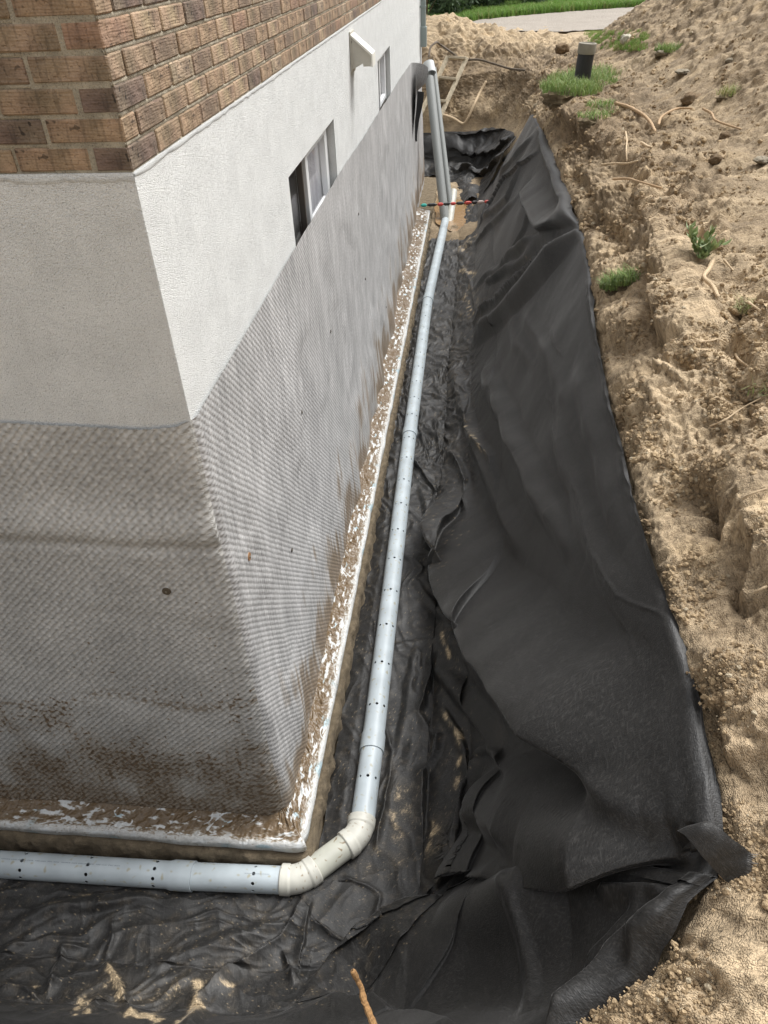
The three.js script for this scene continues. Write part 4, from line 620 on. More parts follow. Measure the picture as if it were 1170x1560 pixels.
/* ------------------------------------------------------------------ drain pipe */
const ev = new Evaluator(); ev.attributes = ['position', 'normal', 'uv'];
function holedPipe(len, r, holes, bell) { // along +x from 0, holes [x, angle from up towards +z]; bell: socket at the end
  const pr = [[0, r - 0.006], [0, r]]; if (bell) pr.push([len - 0.13, r], [len - 0.105, r + 0.0065], [len, r + 0.0065], [len, r - 0.001]); else pr.push([len, r], [len, r - 0.006]); pr.push([0, r - 0.006]);
  let g = new THREE.LatheGeometry(pr.map(([x, y]) => new THREE.Vector2(y, x)), 56); g.rotateZ(-Math.PI / 2);
  const hard = g.toNonIndexed(); hard.deleteAttribute('normal'); g = hard;
  { const p = g.attributes.position, uv = g.attributes.uv; for (let i = 0; i < p.count; i++) uv.setXY(i, p.getX(i), uv.getX(i) * 2 * Math.PI * r); g.computeVertexNormals(); const n = g.attributes.normal; for (let i = 0; i < p.count; i++) { const y = p.getY(i), z = p.getZ(i), l = Math.hypot(y, z); if (Math.abs(n.getX(i)) < 0.5) { const s = (n.getY(i) * y + n.getZ(i) * z) > 0 ? 1 : -1; n.setXYZ(i, 0, s * y / l, s * z / l); } } }
  if (!holes.length) return g;
  const cyl = holes.map(([x, a, hr]) => new THREE.CylinderGeometry(hr ?? 0.0086, hr ?? 0.0086, 0.05, 14).toNonIndexed().translate(0, r, 0).rotateX(a).translate(x, 0, 0));
  const res = ev.evaluate(new Brush(g), new Brush(mergeGeometries(cyl)), SUBTRACTION).geometry; return res;
}
{
  const pipe = group('drain_pipe'), R = 0.064; tag(pipe, 'pale grey perforated drain pipe turning the house corner with two ivory elbows', 'pipe');
  const run = (name, a, b, holes, bell, mat = M.pvc, r = R) => { const d = b.clone().sub(a), g = holedPipe(d.length(), r, holes, bell), o = mesh(name, g, mat, pipe); const ex = d.clone().normalize(), ey = V(0, 1, 0).addScaledVector(ex, -ex.y).normalize(); o.quaternion.setFromRotationMatrix(new THREE.Matrix4().makeBasis(ex, ey, ex.clone().cross(ey))); o.position.copy(a); return o; };
  const y = -0.135, Lb = V(-0.395, y, 0.303), La = V(-3.4, y, 0.36), Le = V(0.075, y, 0.285), Re = V(0.408, y, -0.05), R1 = V(0.411, y, -0.46), R2 = V(0.398, y, -3.8), R3 = V(0.412, y, -7.0), R4 = V(0.54, y + 0.02, -10.3);
  const deg = Math.PI / 180, rows = (xs, as) => xs.flatMap((x) => as.map((a) => [x, a * deg]));
  const LA = [-36, 3, 44, 82];
  const zAt = (px, py) => onY(px, py, y + 0.06);
  const lx = [30, 131, 233].map((px) => zAt(px, 1318 + px * 0.06).x - La.x);
  run('pipe_length', La, Lb, rows([lx[0] - 0.69, lx[0] - 0.345, ...lx], LA), true);
  run('pipe_length', Lb, Le, rows([zAt(385, 1338).x - Lb.x], LA), false);
  // right-hand run: angles measured the other way round, its own x axis points away from us
  const RA = [-38, 4, 48]; const dist = (p) => Math.abs(p);
  run('pipe_length', R1, Re, [], false); pipe.remove(pipe.children[pipe.children.length - 1]);
  run('pipe_length', Re, R1, rows([0.225], RA), false);
  run('pipe_length', R2, R1, rows([0.1, 0.43, 0.76, 1.09, 1.42, 1.75, 2.08, 2.41, 2.73, 3.05, 3.2].slice(0, 10), [38, -4, -48]), true);
  run('pipe_length', R3, R2, rows([0.25, 0.58, 0.91, 1.24, 1.57, 1.9, 2.23, 2.56, 2.89], [38, -4, -48]), true);
  run('pipe_length', R4, R3, [], true);
  const cup = (name, mid, d1, d2, r, len) => { // 45 degree elbow: socket, bend, socket
    const A = mid.clone().addScaledVector(d1, -len), B = mid.clone().addScaledVector(d2, len), c = new THREE.QuadraticBezierCurve3(A.clone().addScaledVector(d1, len * 0.35), mid, B.clone().addScaledVector(d2, -len * 0.35)), path = new THREE.CurvePath(); path.add(new THREE.LineCurve3(A, c.v0)); path.add(c); path.add(new THREE.LineCurve3(c.v2, B));
    const e = group('elbow', pipe); const n = 40, pts = [...Array(n + 1).keys()].map((i) => path.getPoint(i / n)), up = V(0, 1, 0);
    const body = grid(41, n + 1, (i, j, o) => { const t = j / n, p = pts[j], tg = pts[Math.min(n, j + 1)].clone().sub(pts[Math.max(0, j - 1)]).normalize(), sd = tg.clone().cross(up).normalize(), u2 = sd.clone().cross(tg), a = i / 40 * 2 * Math.PI, rr = r + (t < 0.27 || t > 0.73 ? 0.0045 : 0) - (j === 0 || j === n ? 0.009 : 0); o.p.copy(p).addScaledVector(sd, Math.cos(a) * rr).addScaledVector(u2, Math.sin(a) * rr); o.uv = [i / 40 * 0.4, t * 0.35]; });
    mesh('elbow_body', body, M.elbow, e); return [A, B];
  };
  const corner1 = V(0.135, y, 0.279), corner2 = V(0.402, y, 0.03), diag = corner2.clone().sub(corner1).normalize();
  const e1 = cup('elbow', corner1, Le.clone().sub(Lb).normalize(), diag, R + 0.005, 0.095), e2 = cup('elbow', corner2, diag, V(0.02, 0, -1).normalize(), R + 0.005, 0.095);
  run('short_pipe', e1[1].clone().addScaledVector(diag, -0.03), e2[0].clone().addScaledVector(diag, 0.03), [], false, std({ color: lin(0.5, 0.5, 0.45), map: M.elbow.map, roughness: 0.5 }), R + 0.001);
  // maker's print along the left lengths
  const cv = document.createElement('canvas'); cv.width = 1024; cv.height = 32; const cx = cv.getContext('2d'); cx.fillStyle = '#000'; cx.fillRect(0, 0, 1024, 32); cx.fillStyle = '#fff'; cx.font = '20px sans-serif'; cx.fillText('SEWER AND DRAIN PIPE  100 mm  PVC BDS   SEWER AND DRAIN PIPE  100 mm  PVC BDS', 4, 23);
  const im = new THREE.CanvasTexture(cv), ink = std({ color: lin(0.25, 0.28, 0.31), alphaMap: im, transparent: true, roughness: 0.7 });
  const print = (a, b, ang, h) => { const g = grid(40, 4, (i, j, o) => { const t = i / 39, q = a.clone().lerp(b, t), th = ang + (j / 3 - 0.5) * h / R; o.p.set(q.x, q.y + (R + 0.0012) * Math.cos(th), q.z + (R + 0.0012) * Math.sin(th)); o.uv = [t, 1 - j / 3]; }); mesh('print', g, ink, pipe); };
  print(V(-1.38, y, lerp(0.36, 0.303, (3.4 - 1.38) / 3.005)), V(-0.58, y, lerp(0.36, 0.303, (3.4 - 0.58) / 3.005)), 0.02, 0.011); print(V(-0.13, y, 0.2935), V(0.03, y, 0.287), 0.06, 0.009);
}
{ // riser pipe leaning on the wall, with cap and a slimmer pipe tied behind it, and the white fitting at its foot
  const s = group('riser_pipe'); tag(s, 'tall grey pipe leaning on the membrane at the far end of the drain', 'pipe');
  const A = at(679, 345, 11.8), B = at(654, 118, 11.7), tube = (a, b, r, n = 40) => { const g = new THREE.CylinderGeometry(r, r, a.distanceTo(b), n, 1, true); g.applyQuaternion(new THREE.Quaternion().setFromUnitVectors(V(0, 1, 0), b.clone().sub(a).normalize())); g.translate(...a.clone().lerp(b, 0.5).toArray()); return g; };
  mesh('pipe', tube(A, B, 0.07), M.greyPipe, s);
  const A2 = at(686, 316, 11.9), B2 = at(660, 104, 11.85); mesh('slim_pipe', tube(A2, B2, 0.05), M.greyPipe, s);
  mesh('cap', mergeGeometries([tube(at(656, 112, 11.75), at(653, 96, 11.75), 0.088, 30), new THREE.CircleGeometry(0.088, 30).rotateX(-Math.PI / 2).translate(...at(653, 96, 11.75).toArray())]), std({ color: lin(0.55, 0.57, 0.57), roughness: 0.5 }), s);
  const f = group('pipe_fitting'); tag(f, 'short white upright pipe fitting beside the foot of the leaning riser pipe', 'pipe fitting');
  const a = at(684, 345, 11.75), b = at(691, 291, 12.0); mesh('fitting_body', tube(a, b, 0.06, 30), M.elbow, f); const c = mesh('rounded_end', new THREE.SphereGeometry(0.06, 24, 12).scale(1, 0.35, 1), M.elbow, f); c.position.copy(b);
}
{ // striped stick lying across the drain
  const st = group('striped_stick'); tag(st, 'thin red and black banded stick with turquoise tip lying across the drain', 'stick');
  const a = at(641, 313, 11.3), b = at(746, 307, 11.3), cols = [[0.02, 0.36, 0.3, 0.09], [0.015, 0.015, 0.016, 0.15], [0.5, 0.05, 0.04, 0.09], [0.02, 0.02, 0.02, 0.1], [0.5, 0.05, 0.04, 0.08], [0.02, 0.02, 0.02, 0.12], [0.5, 0.06, 0.04, 0.11], [0.03, 0.02, 0.02, 0.08], [0.5, 0.4, 0.36, 0.1], [0.55, 0.08, 0.06, 0.08]]; let t = 0;
  for (const [r, g, bl, w] of cols) { const p = a.clone().lerp(b, t), q = a.clone().lerp(b, Math.min(1, t + w - 0.002)); t += w; mesh('band', taperTube([p, p.clone().lerp(q, 0.5), q], 0.026, 0.026, 4, 8, 0.05), std({ color: lin(r, g, bl), roughness: 0.5 }), st); }
}
{ // puddle
  const ring = []; for (let k = 0; k < 90; k++) { const a = k / 90 * 2 * Math.PI, f = 1 + 0.12 * n3(Math.cos(a) * 1.5, Math.sin(a) * 1.5, 3); ring.push(new THREE.Vector2(0.82 + 0.5 * f * Math.cos(a), 10.85 + 1.12 * f * Math.sin(a))); } const sh = new THREE.Shape(ring);
  const p = structure(mesh('puddle', new THREE.ShapeGeometry(sh).rotateX(-Math.PI / 2).translate(0, -0.1, 0), std({ color: lin(0.27, 0.165, 0.075), roughness: 0.03, bumpMap: per(T.grain, 1.6), bumpScale: 0.004 }))); p.userData.label = 'muddy orange puddle on the trench floor beside the foot of the riser pipe';
}

/* ------------------------------------------------------------------ far end: ladder, rod, cord */
const rod = (a, b, w, h, mat, name, parent) => { const d = b.clone().sub(a), g = box(-w / 2, w / 2, 0, d.length(), -h / 2, h / 2, 0.004), m = mesh(name, g, mat, parent); const ey = d.normalize(), ez = V(0, 0.3, 1).addScaledVector(ey, -ey.dot(V(0, 0.3, 1))).normalize(); m.quaternion.setFromRotationMatrix(new THREE.Matrix4().makeBasis(ey.clone().cross(ez), ey, ez)); m.position.copy(a); return m; };
{
  const l = group('wooden_ladder'); tag(l, 'weathered wooden ladder leaning against the dirt wall at the far end of the trench', 'ladder');
  const wall = (px, py, lift = 0.12) => { const q = ground(px, py); return q.addScaledVector(EYE.clone().sub(q).normalize(), lift); };
  const rt = wall(711, 88, 0.3), rb = wall(668, 184, 0.2), lt = rt.clone().add(at(682, 86, 14).sub(at(711, 88, 14))), lb = rb.clone().add(at(638, 178, 14).sub(at(668, 184, 14)));
  rod(rb, rt, 0.085, 0.05, M.wood, 'rail', l); rod(lb, lt, 0.085, 0.05, M.wood, 'rail', l);
  for (const t of [0.3, 0.655, 0.985]) { const a = lb.clone().lerp(lt, t), b = rb.clone().lerp(rt, t); rod(a.lerp(b, 0.04), b.clone().lerp(a, 0.04), 0.045, 0.14, M.wood, 'rung', l); }
  const w = mesh('bent_rod', taperTube([[666, 172], [690, 180], [704, 188], [708, 187], [712, 181], [722, 160], [732, 139], [741, 123]].map(([x, y]) => wall(x, y, 0.15)), 0.026, 0.022, 60, 7, 0.05), M.rootPale);
  tag(w, 'pale bent rod lying against the dirt wall right of the wooden ladder', 'rod');
  const c = mesh('cord', mergeGeometries([taperTube([at(653, 88, 13.2), at(656, 72, 13.3), at(662, 66, 13.4), wall(672, 69, 0.5), wall(688, 80, 0.5), wall(702, 91, 0.4)], 0.02, 0.02, 60, 6), taperTube([[702, 91], [716, 91], [730, 91], [752, 97], [775, 104], [800, 107]].map(([x, y]) => wall(x, y, 0.25)), 0.02, 0.02, 60, 6)]), M.cable);
  tag(c, 'brown cord running from the downspout over the ladder top to the dirt bank', 'cord');
}
/* ------------------------------------------------------------------ black pipe stub on the bank */
const onBank = (px, py) => ({ p: ground(px, py) });
{
  const q = onBank(885, 127).p, w = 0.5 * 24 / FPX * toPixel(q)[2], h = group('vent_stub'); h.position.copy(q).add(V(0, -0.1, 0)); h.rotation.z = -0.05;
  tag(h, 'black plastic pipe stub with a grey cap standing in grass on the bank', 'pipe stub');
  const hh = (() => { let a = 0.1, b = 1.2; for (let i = 0; i < 20; i++) { const m = (a + b) / 2; toPixel(q.clone().add(V(0, m, 0)))[1] > 74 ? a = m : b = m; } return a; })() + 0.1;
  mesh('pipe_body', new THREE.LatheGeometry([[w - 0.01, hh], [w, hh], [w, 0], [w - 0.01, 0]].map(([x, y]) => new THREE.Vector2(x, y)).reverse(), 40), M.blackPlastic, h);
  mesh('cap', new THREE.LatheGeometry([[0, hh + 0.05], [w * 0.7, hh + 0.05], [w * 0.75, hh + 0.035], [w * 0.86, hh + 0.035], [w * 0.9, hh + 0.06], [w * 1.06, hh + 0.06], [w * 1.1, hh + 0.05], [w * 1.1, hh - 0.05], [w, hh - 0.055]].map(([x, y]) => new THREE.Vector2(x, y)).reverse(), 40), std({ color: lin(0.3, 0.28, 0.23), map: per(T.stuccoColor, 0.5), roughness: 0.7 }), h);
}
/* ------------------------------------------------------------------ grass tufts and weeds */
const grassMat = [[0.19, 0.28, 0.07], [0.24, 0.33, 0.09], [0.14, 0.22, 0.055], [0.36, 0.34, 0.15]].map((c) => new THREE.MeshPhysicalMaterial({ color: lin(...c), roughness: 0.9, transmission: 0.3, thickness: 0, side: THREE.DoubleSide }));
function blades(spots, n, h, w, seed, lean = 0.5) { // each blade a bent tapering strip
  const r = rng(seed), pos = [[], [], [], []];
  for (let k = 0; k < n; k++) {
    const [c, rad, up] = spots[Math.floor(r() * spots.length)], a = r() * 6.283, d = rad * Math.sqrt(r()), b = c.clone().add(V(Math.cos(a) * d, 0, Math.sin(a) * d * 1.0)); b.y += up ? up(b) : 0;
    const l = h * (0.45 + 0.75 * r()), az = r() * 6.283, ln = lean * (0.3 + r()), ww = w * (0.6 + 0.6 * r()), dx = Math.cos(az), dz = Math.sin(az), q = []; 
    for (let s = 0; s <= 3; s++) { const t = s / 3, f = ln * t * t; const p = b.clone().add(V(dx * f * l, l * t * (1 - 0.3 * f), dz * f * l)), hw = ww * (1 - t) * 0.5 + 0.0003; q.push([p.x - dz * hw, p.y, p.z + dx * hw], [p.x + dz * hw, p.y, p.z - dx * hw]); }
    const P = pos[r() < 0.07 ? 3 : Math.floor(r() * 3)]; for (let s = 0; s < 3; s++) P.push(...q[2 * s], ...q[2 * s + 1], ...q[2 * s + 2], ...q[2 * s + 1], ...q[2 * s + 3], ...q[2 * s + 2]);
  }
  return pos.map((P) => { const g = new THREE.BufferGeometry(); g.setAttribute('position', new THREE.BufferAttribute(new Float32Array(P), 3)); g.computeVertexNormals(); return g; });
}
function tuft(name, label, category, px, rad, n, h, w, seed, lean, grp, dry) {
  const spots = px.map(([x, y, k]) => { const q = onBank(x, y).p; q.y -= 0.015; return [q, rad * (k ?? 1)]; }), base = spots[0][0].clone(), g = group(name); g.position.copy(base); tag(g, label, category, grp);
  blades(spots.map(([c, r]) => [c.clone().sub(base), r]), n, h, w, seed, lean).forEach((b, i) => { if (b.attributes.position.count) { const m = mesh('blades', b, grassMat[dry && i !== 1 ? 3 : i], g); stuff(m); } });
  const sod = mesh('sod', (() => { const gs = spots.map(([c, r], i) => { const s = new THREE.IcosahedronGeometry(1, 3), p = s.attributes.position; for (let k = 0; k < p.count; k++) { const q = V(p.getX(k), p.getY(k), p.getZ(k)), f = 1 + 0.3 * n3(q.x * 2 + i, q.y * 2, q.z * 2); p.setXYZ(k, q.x * f * r * 0.8, q.y * f * r * 0.35, q.z * f * r * 0.8); } s.computeVertexNormals(); return s.translate(c.x - base.x, c.y - base.y - r * 0.32, c.z - base.z); }); return mergeGeometries(gs); })(), std({ color: lin(0.19, 0.145, 0.085), roughness: 1, bumpMap: T.soilBump, bumpScale: 0.02 }), g); void sod;
  return g;
}
tuft('grass_clump', 'bright green grass growing on the bank edge around the black pipe stub', 'grass', [[862, 132], [878, 138], [900, 126, 1.1], [912, 112, 1.3], [868, 120], [896, 118], [856, 142, 0.8]], 0.3, 4200, 0.12, 0.011, 41, 0.7);
tuft('grass_clump', 'small flat green grass clump on the bare bank, halfway up beside the fabric', 'grass', [[935, 432], [948, 426], [962, 420], [928, 436, 0.7]], 0.08, 1300, 0.075, 0.005, 42, 0.8);
tuft('grass_clump', 'little green tuft at the foot of the big dirt pile', 'grass', [[1014, 76], [1022, 76]], 0.13, 420, 0.1, 0.012, 43, 0.7);
tuft('grass_clump', 'thin yellowish grass tuft on the slope of the dirt pile', 'grass', [[1108, 142], [1118, 138]], 0.1, 130, 0.09, 0.008, 44, 0.9, undefined, true);
tuft('grass_clump', 'sparse straw-coloured grass tuft at the right edge of the picture', 'grass', [[1162, 600], [1168, 594]], 0.06, 60, 0.1, 0.0035, 45, 1.0, undefined, true);
tuft('grass_clump', 'faint mossy green grass patch on the bank below the pipe stub', 'grass', [[905, 175], [915, 158], [922, 168]], 0.16, 450, 0.07, 0.01, 46, 0.9);
tuft('grass_clump', 'withered dark grass hanging from a hollow on the upper right bank', 'grass', [[1135, 470], [1145, 462]], 0.05, 110, 0.07, 0.0035, 47, 1.2, undefined, true);
{ // leafy weed
  const w = group('weed_plant'), base = onBank(1070, 385).p; w.position.copy(base); tag(w, 'leafy green weed growing from a dark hollow in the dirt bank', 'plant'); const r = rng(52);
  const leaf = (l, wd) => { const g = new THREE.PlaneGeometry(wd, l, 2, 4), p = g.attributes.position; for (let i = 0; i < p.count; i++) { const t = p.getY(i) / l + 0.5; p.setX(i, p.getX(i) * Math.sin(Math.PI * clamp(t * 0.93 + 0.05)) * 1.0); p.setZ(i, -0.25 * l * t * t + Math.abs(p.getX(i)) * 0.5); p.setY(i, t * l); } g.computeVertexNormals(); return g; };
  const lg = [leaf(0.052, 0.03), leaf(0.04, 0.024), leaf(0.062, 0.032)], mats = [[0.2, 0.27, 0.1], [0.26, 0.32, 0.13], [0.16, 0.22, 0.08]].map((c) => new THREE.MeshPhysicalMaterial({ color: lin(...c), roughness: 0.8, transmission: 0.3, thickness: 0, side: THREE.DoubleSide }));
  const stems = [[1048, 345], [1062, 372], [1075, 362], [1085, 350], [1070, 395], [1098, 372], [1055, 360], [1080, 380]];
  for (const [px, py] of stems) { const top = at(px, py, toPixel(base)[2] - 0.06).sub(base), root = V((r() - 0.5) * 0.06, -0.03, (r() - 0.5) * 0.06), mid = root.clone().lerp(top, 0.5).add(V(0, 0.02, 0.01)); mesh('stem', taperTube([root, mid, top], 0.0022, 0.0012, 10, 5), grassMat[2], w);
    for (let k = 0; k < 11; k++) { const t = 0.2 + 0.8 * k / 10, m = mesh('leaf', lg[Math.floor(r() * 3)], mats[Math.floor(r() * 3)], w); m.position.copy(t < 0.5 ? root.clone().lerp(mid, t * 2) : mid.clone().lerp(top, t * 2 - 1)); m.rotation.set(0.4 + r() * 0.9, r() * 6.28, (r() - 0.5) * 0.8, 'YXZ'); } }
}
/* ------------------------------------------------------------------ roots */
function root(label, pts, r0, r1, mat, lift = 0.015, o = {}) { // pts: [x, y, extra height]
  const P = pts.map(([x, y, h]) => { const q = { p: ground(x, y) }; return q.p.clone().addScaledVector(EYE.clone().sub(q.p).normalize(), lift + (h ?? 0)); });
  const m = mesh(o.name ?? 'root', taperTube(P, r0, r1, o.seg ?? 46, 8, 0.22, P[0].x * 9), mat); tag(m, label, 'root'); return m;
}
root('short pale crooked root lying on the bank below the leafy weed', [[1088, 392, 0.02], [1081, 408, 0.02], [1074, 425, 0.025], [1084, 434, 0.02], [1094, 452, 0.02]], 0.014, 0.009, M.rootPale, 0.03);
root('long brown root arching over the bank edge near the pipe stub', [[936, 157], [955, 162, 0.06], [968, 168, 0.08], [980, 175, 0.1], [990, 185, 0.1], [998, 200, 0.08]], 0.019, 0.012, M.root, 0.04);
root('thin root looping up from the bank edge right of the arching root', [[1003, 190], [1008, 178, 0.1], [1020, 170, 0.12], [1035, 165, 0.1], [1055, 165, 0.05]], 0.013, 0.009, M.root, 0.04);
root('thin brown root trailing across the grade away from the bank', [[1070, 165, 0.02], [1083, 172, 0.05], [1090, 183, 0.03], [1108, 190, 0.02], [1130, 197, 0.01]], 0.011, 0.008, M.root, 0.03);
root('pinkish root running level in the upper bank face', [[915, 251], [935, 249, 0.02], [955, 249, 0.02], [972, 245]], 0.009, 0.007, M.rootPale, 0.03);
root('slender reddish root lying in the bank above the far fabric corner', [[932, 273], [950, 272, 0.02], [975, 277, 0.02], [1010, 287]], 0.009, 0.007, M.root, 0.03);
root('thin root hanging straight down the bank face', [[953, 200], [955, 215, 0.04], [954, 230, 0.05], [955, 246]], 0.008, 0.006, M.rootPale, 0.03);
root('short root twig sticking from the hollow under the bank edge', [[977, 217, 0.02], [985, 222, 0.05], [992, 224]], 0.012, 0.007, M.rootPale, 0.05);
root('thin pale rootlet curling over a hole in the right bank', [[1065, 521], [1082, 519, 0.02], [1095, 517, 0.02], [1107, 523]], 0.006, 0.004, M.rootPale, 0.02);
root('pale rootlet pointing down the slope near the right edge', [[1120, 539], [1128, 550, 0.02], [1138, 557, 0.015], [1149, 566]], 0.006, 0.004, M.rootPale, 0.02);
root('long fine straw root stretched diagonally over the smooth bank', [[1080, 650], [1102, 641, 0.01], [1130, 622, 0.02], [1160, 606]], 0.004, 0.003, M.rootPale, 0.015);
root('fine root crossing the right edge above the deep hole', [[1130, 760], [1145, 752, 0.015], [1168, 744]], 0.004, 0.003, M.rootPale, 0.015);
root('orange rootlet beside the lowest hole at the right edge', [[1148, 903, 0.01], [1158, 898, 0.02], [1169, 893]], 0.005, 0.004, M.rootPale, 0.015);
root('short white root end poking out near the upper right edge', [[1140, 460], [1148, 466, 0.02], [1158, 473]], 0.008, 0.005, M.rootPale, 0.02);
root('thin root twig by the weed, pointing down and right', [[1103, 396], [1110, 404, 0.02], [1117, 412]], 0.007, 0.004, M.rootPale, 0.02);
{
  const P = [[537, 1478, 1.98], [546, 1496, 2.0], [551, 1506, 2.0], [553, 1518, 1.99], [559, 1535, 1.97], [566, 1553, 1.95], [578, 1580, 1.92], [590, 1612, 1.88]].map(([x, y, d]) => at(x, y, d * 1.16));
  tag(mesh('root', mergeGeometries([taperTube(P, 0.0085, 0.0125, 60, 10, 0.2, 3), taperTube([P[4], P[4].clone().add(V(-0.012, 0.012, -0.004)), P[4].clone().add(V(-0.02, 0.014, -0.01))], 0.003, 0.0015, 8, 6)]), M.rootOrange), 'orange peeled root standing up from the black fabric at the bottom of the picture', 'root');
}
/* ------------------------------------------------------------------ clods and stones */
const rockGeo = [...Array(7).keys()].map((k) => { const g = mergeVertices(new THREE.IcosahedronGeometry(1, 3).deleteAttribute('uv').deleteAttribute('normal')), p = g.attributes.position; for (let i = 0; i < p.count; i++) { const q = V(p.getX(i), p.getY(i), p.getZ(i)), f = 1 + 0.28 * n3(q.x * 1.3 + k * 5, q.y * 1.3, q.z * 1.3) + 0.13 * n3(q.x * 3.5, q.y * 3.5 + k * 5, q.z * 3.5) + 0.05 * n3(q.x * 9, q.y * 9, q.z * 9 + k); p.setXYZ(i, q.x * f, q.y * f * 0.72, q.z * f); } g.computeVertexNormals(); g.setAttribute('uv', new THREE.BufferAttribute(new Float32Array(p.count * 2).map((_, i) => (i % 2 ? p.getY(i >> 1) : p.getX(i >> 1) + p.getZ(i >> 1)) * 0.2), 2)); return g; });
const crumbGeo = [0, 1, 2].map((k) => { const g = mergeVertices(new THREE.IcosahedronGeometry(1, 1).deleteAttribute('uv').deleteAttribute('normal')), p = g.attributes.position; for (let i = 0; i < p.count; i++) { const f = 1 + 0.45 * n3(p.getX(i) * 1.7 + k * 9, p.getY(i) * 1.7, p.getZ(i) * 1.7); p.setXYZ(i, p.getX(i) * f, p.getY(i) * f * 0.75, p.getZ(i) * f); } const h = g.toNonIndexed(); h.computeVertexNormals(); h.setAttribute('uv', new THREE.BufferAttribute(new Float32Array(h.attributes.position.count * 2), 2)); return h; });
function rock(name, label, category, px, py, w, k, mat, sy = 1) { const q = onBank(px, py).p, s = w / FPX * toPixel(q)[2] / 2, m = mesh(name, rockGeo[k], mat); m.position.copy(q).add(V(0, s * 0.3, 0)); m.scale.set(s, s * sy, s); m.rotation.y = k * 1.7; tag(m, label, category); return m; }
const clodDark = std({ color: lin(0.26, 0.185, 0.115), map: M.clod.map, bumpMap: M.clod.bumpMap, bumpScale: 0.006, roughness: 1 });
rock('dirt_clod', 'large brown dirt clod on the grade behind the arching root', 'clod', 1052, 156, 27, 0, clodDark);
rock('dirt_clod', 'dark dirt clod on the bare grade, upper one of two', 'clod', 1104, 211, 18, 1, clodDark);
rock('dirt_clod', 'dark dirt clod on the bare grade, lower one of two', 'clod', 1089, 246, 20, 2, clodDark);
rock('dirt_clod', 'brown clod on the mound left of the pipe stub', 'clod', 856, 78, 20, 3, M.clod);
rock('stone', 'whitish boulder half buried at the near corner of the big pile', 'stone', 953, 63, 17, 2, std({ color: lin(0.6, 0.58, 0.5), roughness: 0.9, map: M.stone.map }), 1.1);
rock('stone', 'flat pale stone at the foot of the pile, beside the little tuft', 'stone', 1010, 84, 20, 3, M.stone, 0.6);
rock('stone', 'long light stone slab on the lower slope of the pile', 'stone', 1040, 113, 24, 4, M.stone, 0.4);
rock('stone', 'grey stone in the rubble at the pile foot, above the clods', 'stone', 1112, 95, 14, 5, M.stone, 0.8);
rock('stone', 'flat pale stone in the grade at the right edge', 'stone', 1160, 248, 24, 6, M.stone, 0.5);
{ // crumbs of soil and pebbles, uncounted
  const r = rng(77), lists = [[], [], []], seen = [...SEEN.values()];
  for (let k = 0; k < 150000 && lists[0].length + lists[1].length + lists[2].length < 21000; k++) {
    const o = seen[Math.floor(r() * seen.length)], p = SEEN.at(o[3]), dn = n3(p.x * 2.6, p.y * 2.6, p.z * 2.6) + 0.5 * n3b(p.x * 7, p.y * 7, p.z * 7); if (r() > clamp(0.15 + 0.9 * dn) * (p.x > 2.4 ? 0.5 : 1) || p.z < -13.5) continue;
    p.add(V((r() - 0.5) * 0.03, 0, (r() - 0.5) * 0.03)); const s = (0.002 + 0.0085 * Math.pow(r(), 6)) * (0.55 + 0.26 * o[2]) * (p.x > 3.1 ? 0.8 : 1); lists[Math.floor(r() * 3)].push([p, s, r() * 6.28, r()]);
  }
  const g = group('soil_crumbs'); structure(g); g.userData.kind = 'stuff'; g.userData.label = 'crumbs of soil and pebbles scattered over the bank and grade'; g.userData.category = 'soil';
  lists.forEach((L, k) => { const im = new THREE.InstancedMesh(crumbGeo[k], std({ color: lin(1, 1, 1), map: M.clod.map, roughness: 1 }), L.length), m = new THREE.Matrix4(), q = new THREE.Quaternion(); L.forEach(([p, s, a, t], i) => { q.setFromEuler(new THREE.Euler(a, a * 3, a * 2)); m.compose(p.clone().add(V(0, -0.2 * s, 0)), q, V(s, s, s)); im.setMatrixAt(i, m); const c = t < 0.05 ? [0.54, 0.47, 0.36] : t < 0.6 ? [0.5, 0.385, 0.25] : [0.33, 0.245, 0.155]; im.setColorAt(i, lin(...c)); }); im.name = 'crumbs'; im.userData.kind = 'stuff'; im.castShadow = im.receiveShadow = true; g.add(im); });
}
/* ------------------------------------------------------------------ beyond: gravel road, lawn, shrubs */
const gy = (x, z) => gradeAt(x, z, true);
function sheet(name, poly, lift, mat, step) { // ground sheet between two rows of photograph points, laid on the grade
  const A = new THREE.CatmullRomCurve3(poly[0].map(([x, y]) => onY(x, y, 1.55))), B = new THREE.CatmullRomCurve3(poly[1].map(([x, y]) => onY(x, y, 1.55)));
  return structure(mesh(name, grid(step, 24, (i, j, o) => { const t = i / (step - 1); o.p.lerpVectors(A.getPoint(t), B.getPoint(t), j / 23); const e = j === 0 ? 0.25 * n3(o.p.x * 1.4, 1, 3) : 0; o.p.z += e; o.p.y = Math.max(gy(o.p.x, o.p.z), 1.55) + lift + 0.012 * n3(o.p.x * 3, o.p.z * 3, 2); o.uv = [o.p.x, o.p.z]; }), mat));
}
sheet('gravel_road', [[[560, 120], [660, 84], [762, 52], [860, 50], [950, 44], [1030, 34], [1170, 20]], [[560, 62], [660, 46], [755, 29], [860, 20], [950, 13], [1030, 6], [1170, -8]]], 0.035, std({ color: lin(0.36, 0.32, 0.28), map: per(T.stuccoColor, 3), bumpMap: per(T.soilBump, 1.5), bumpScale: 0.03, roughness: 1 }), 120).userData.label = 'pale gravel road crossing behind the excavation';
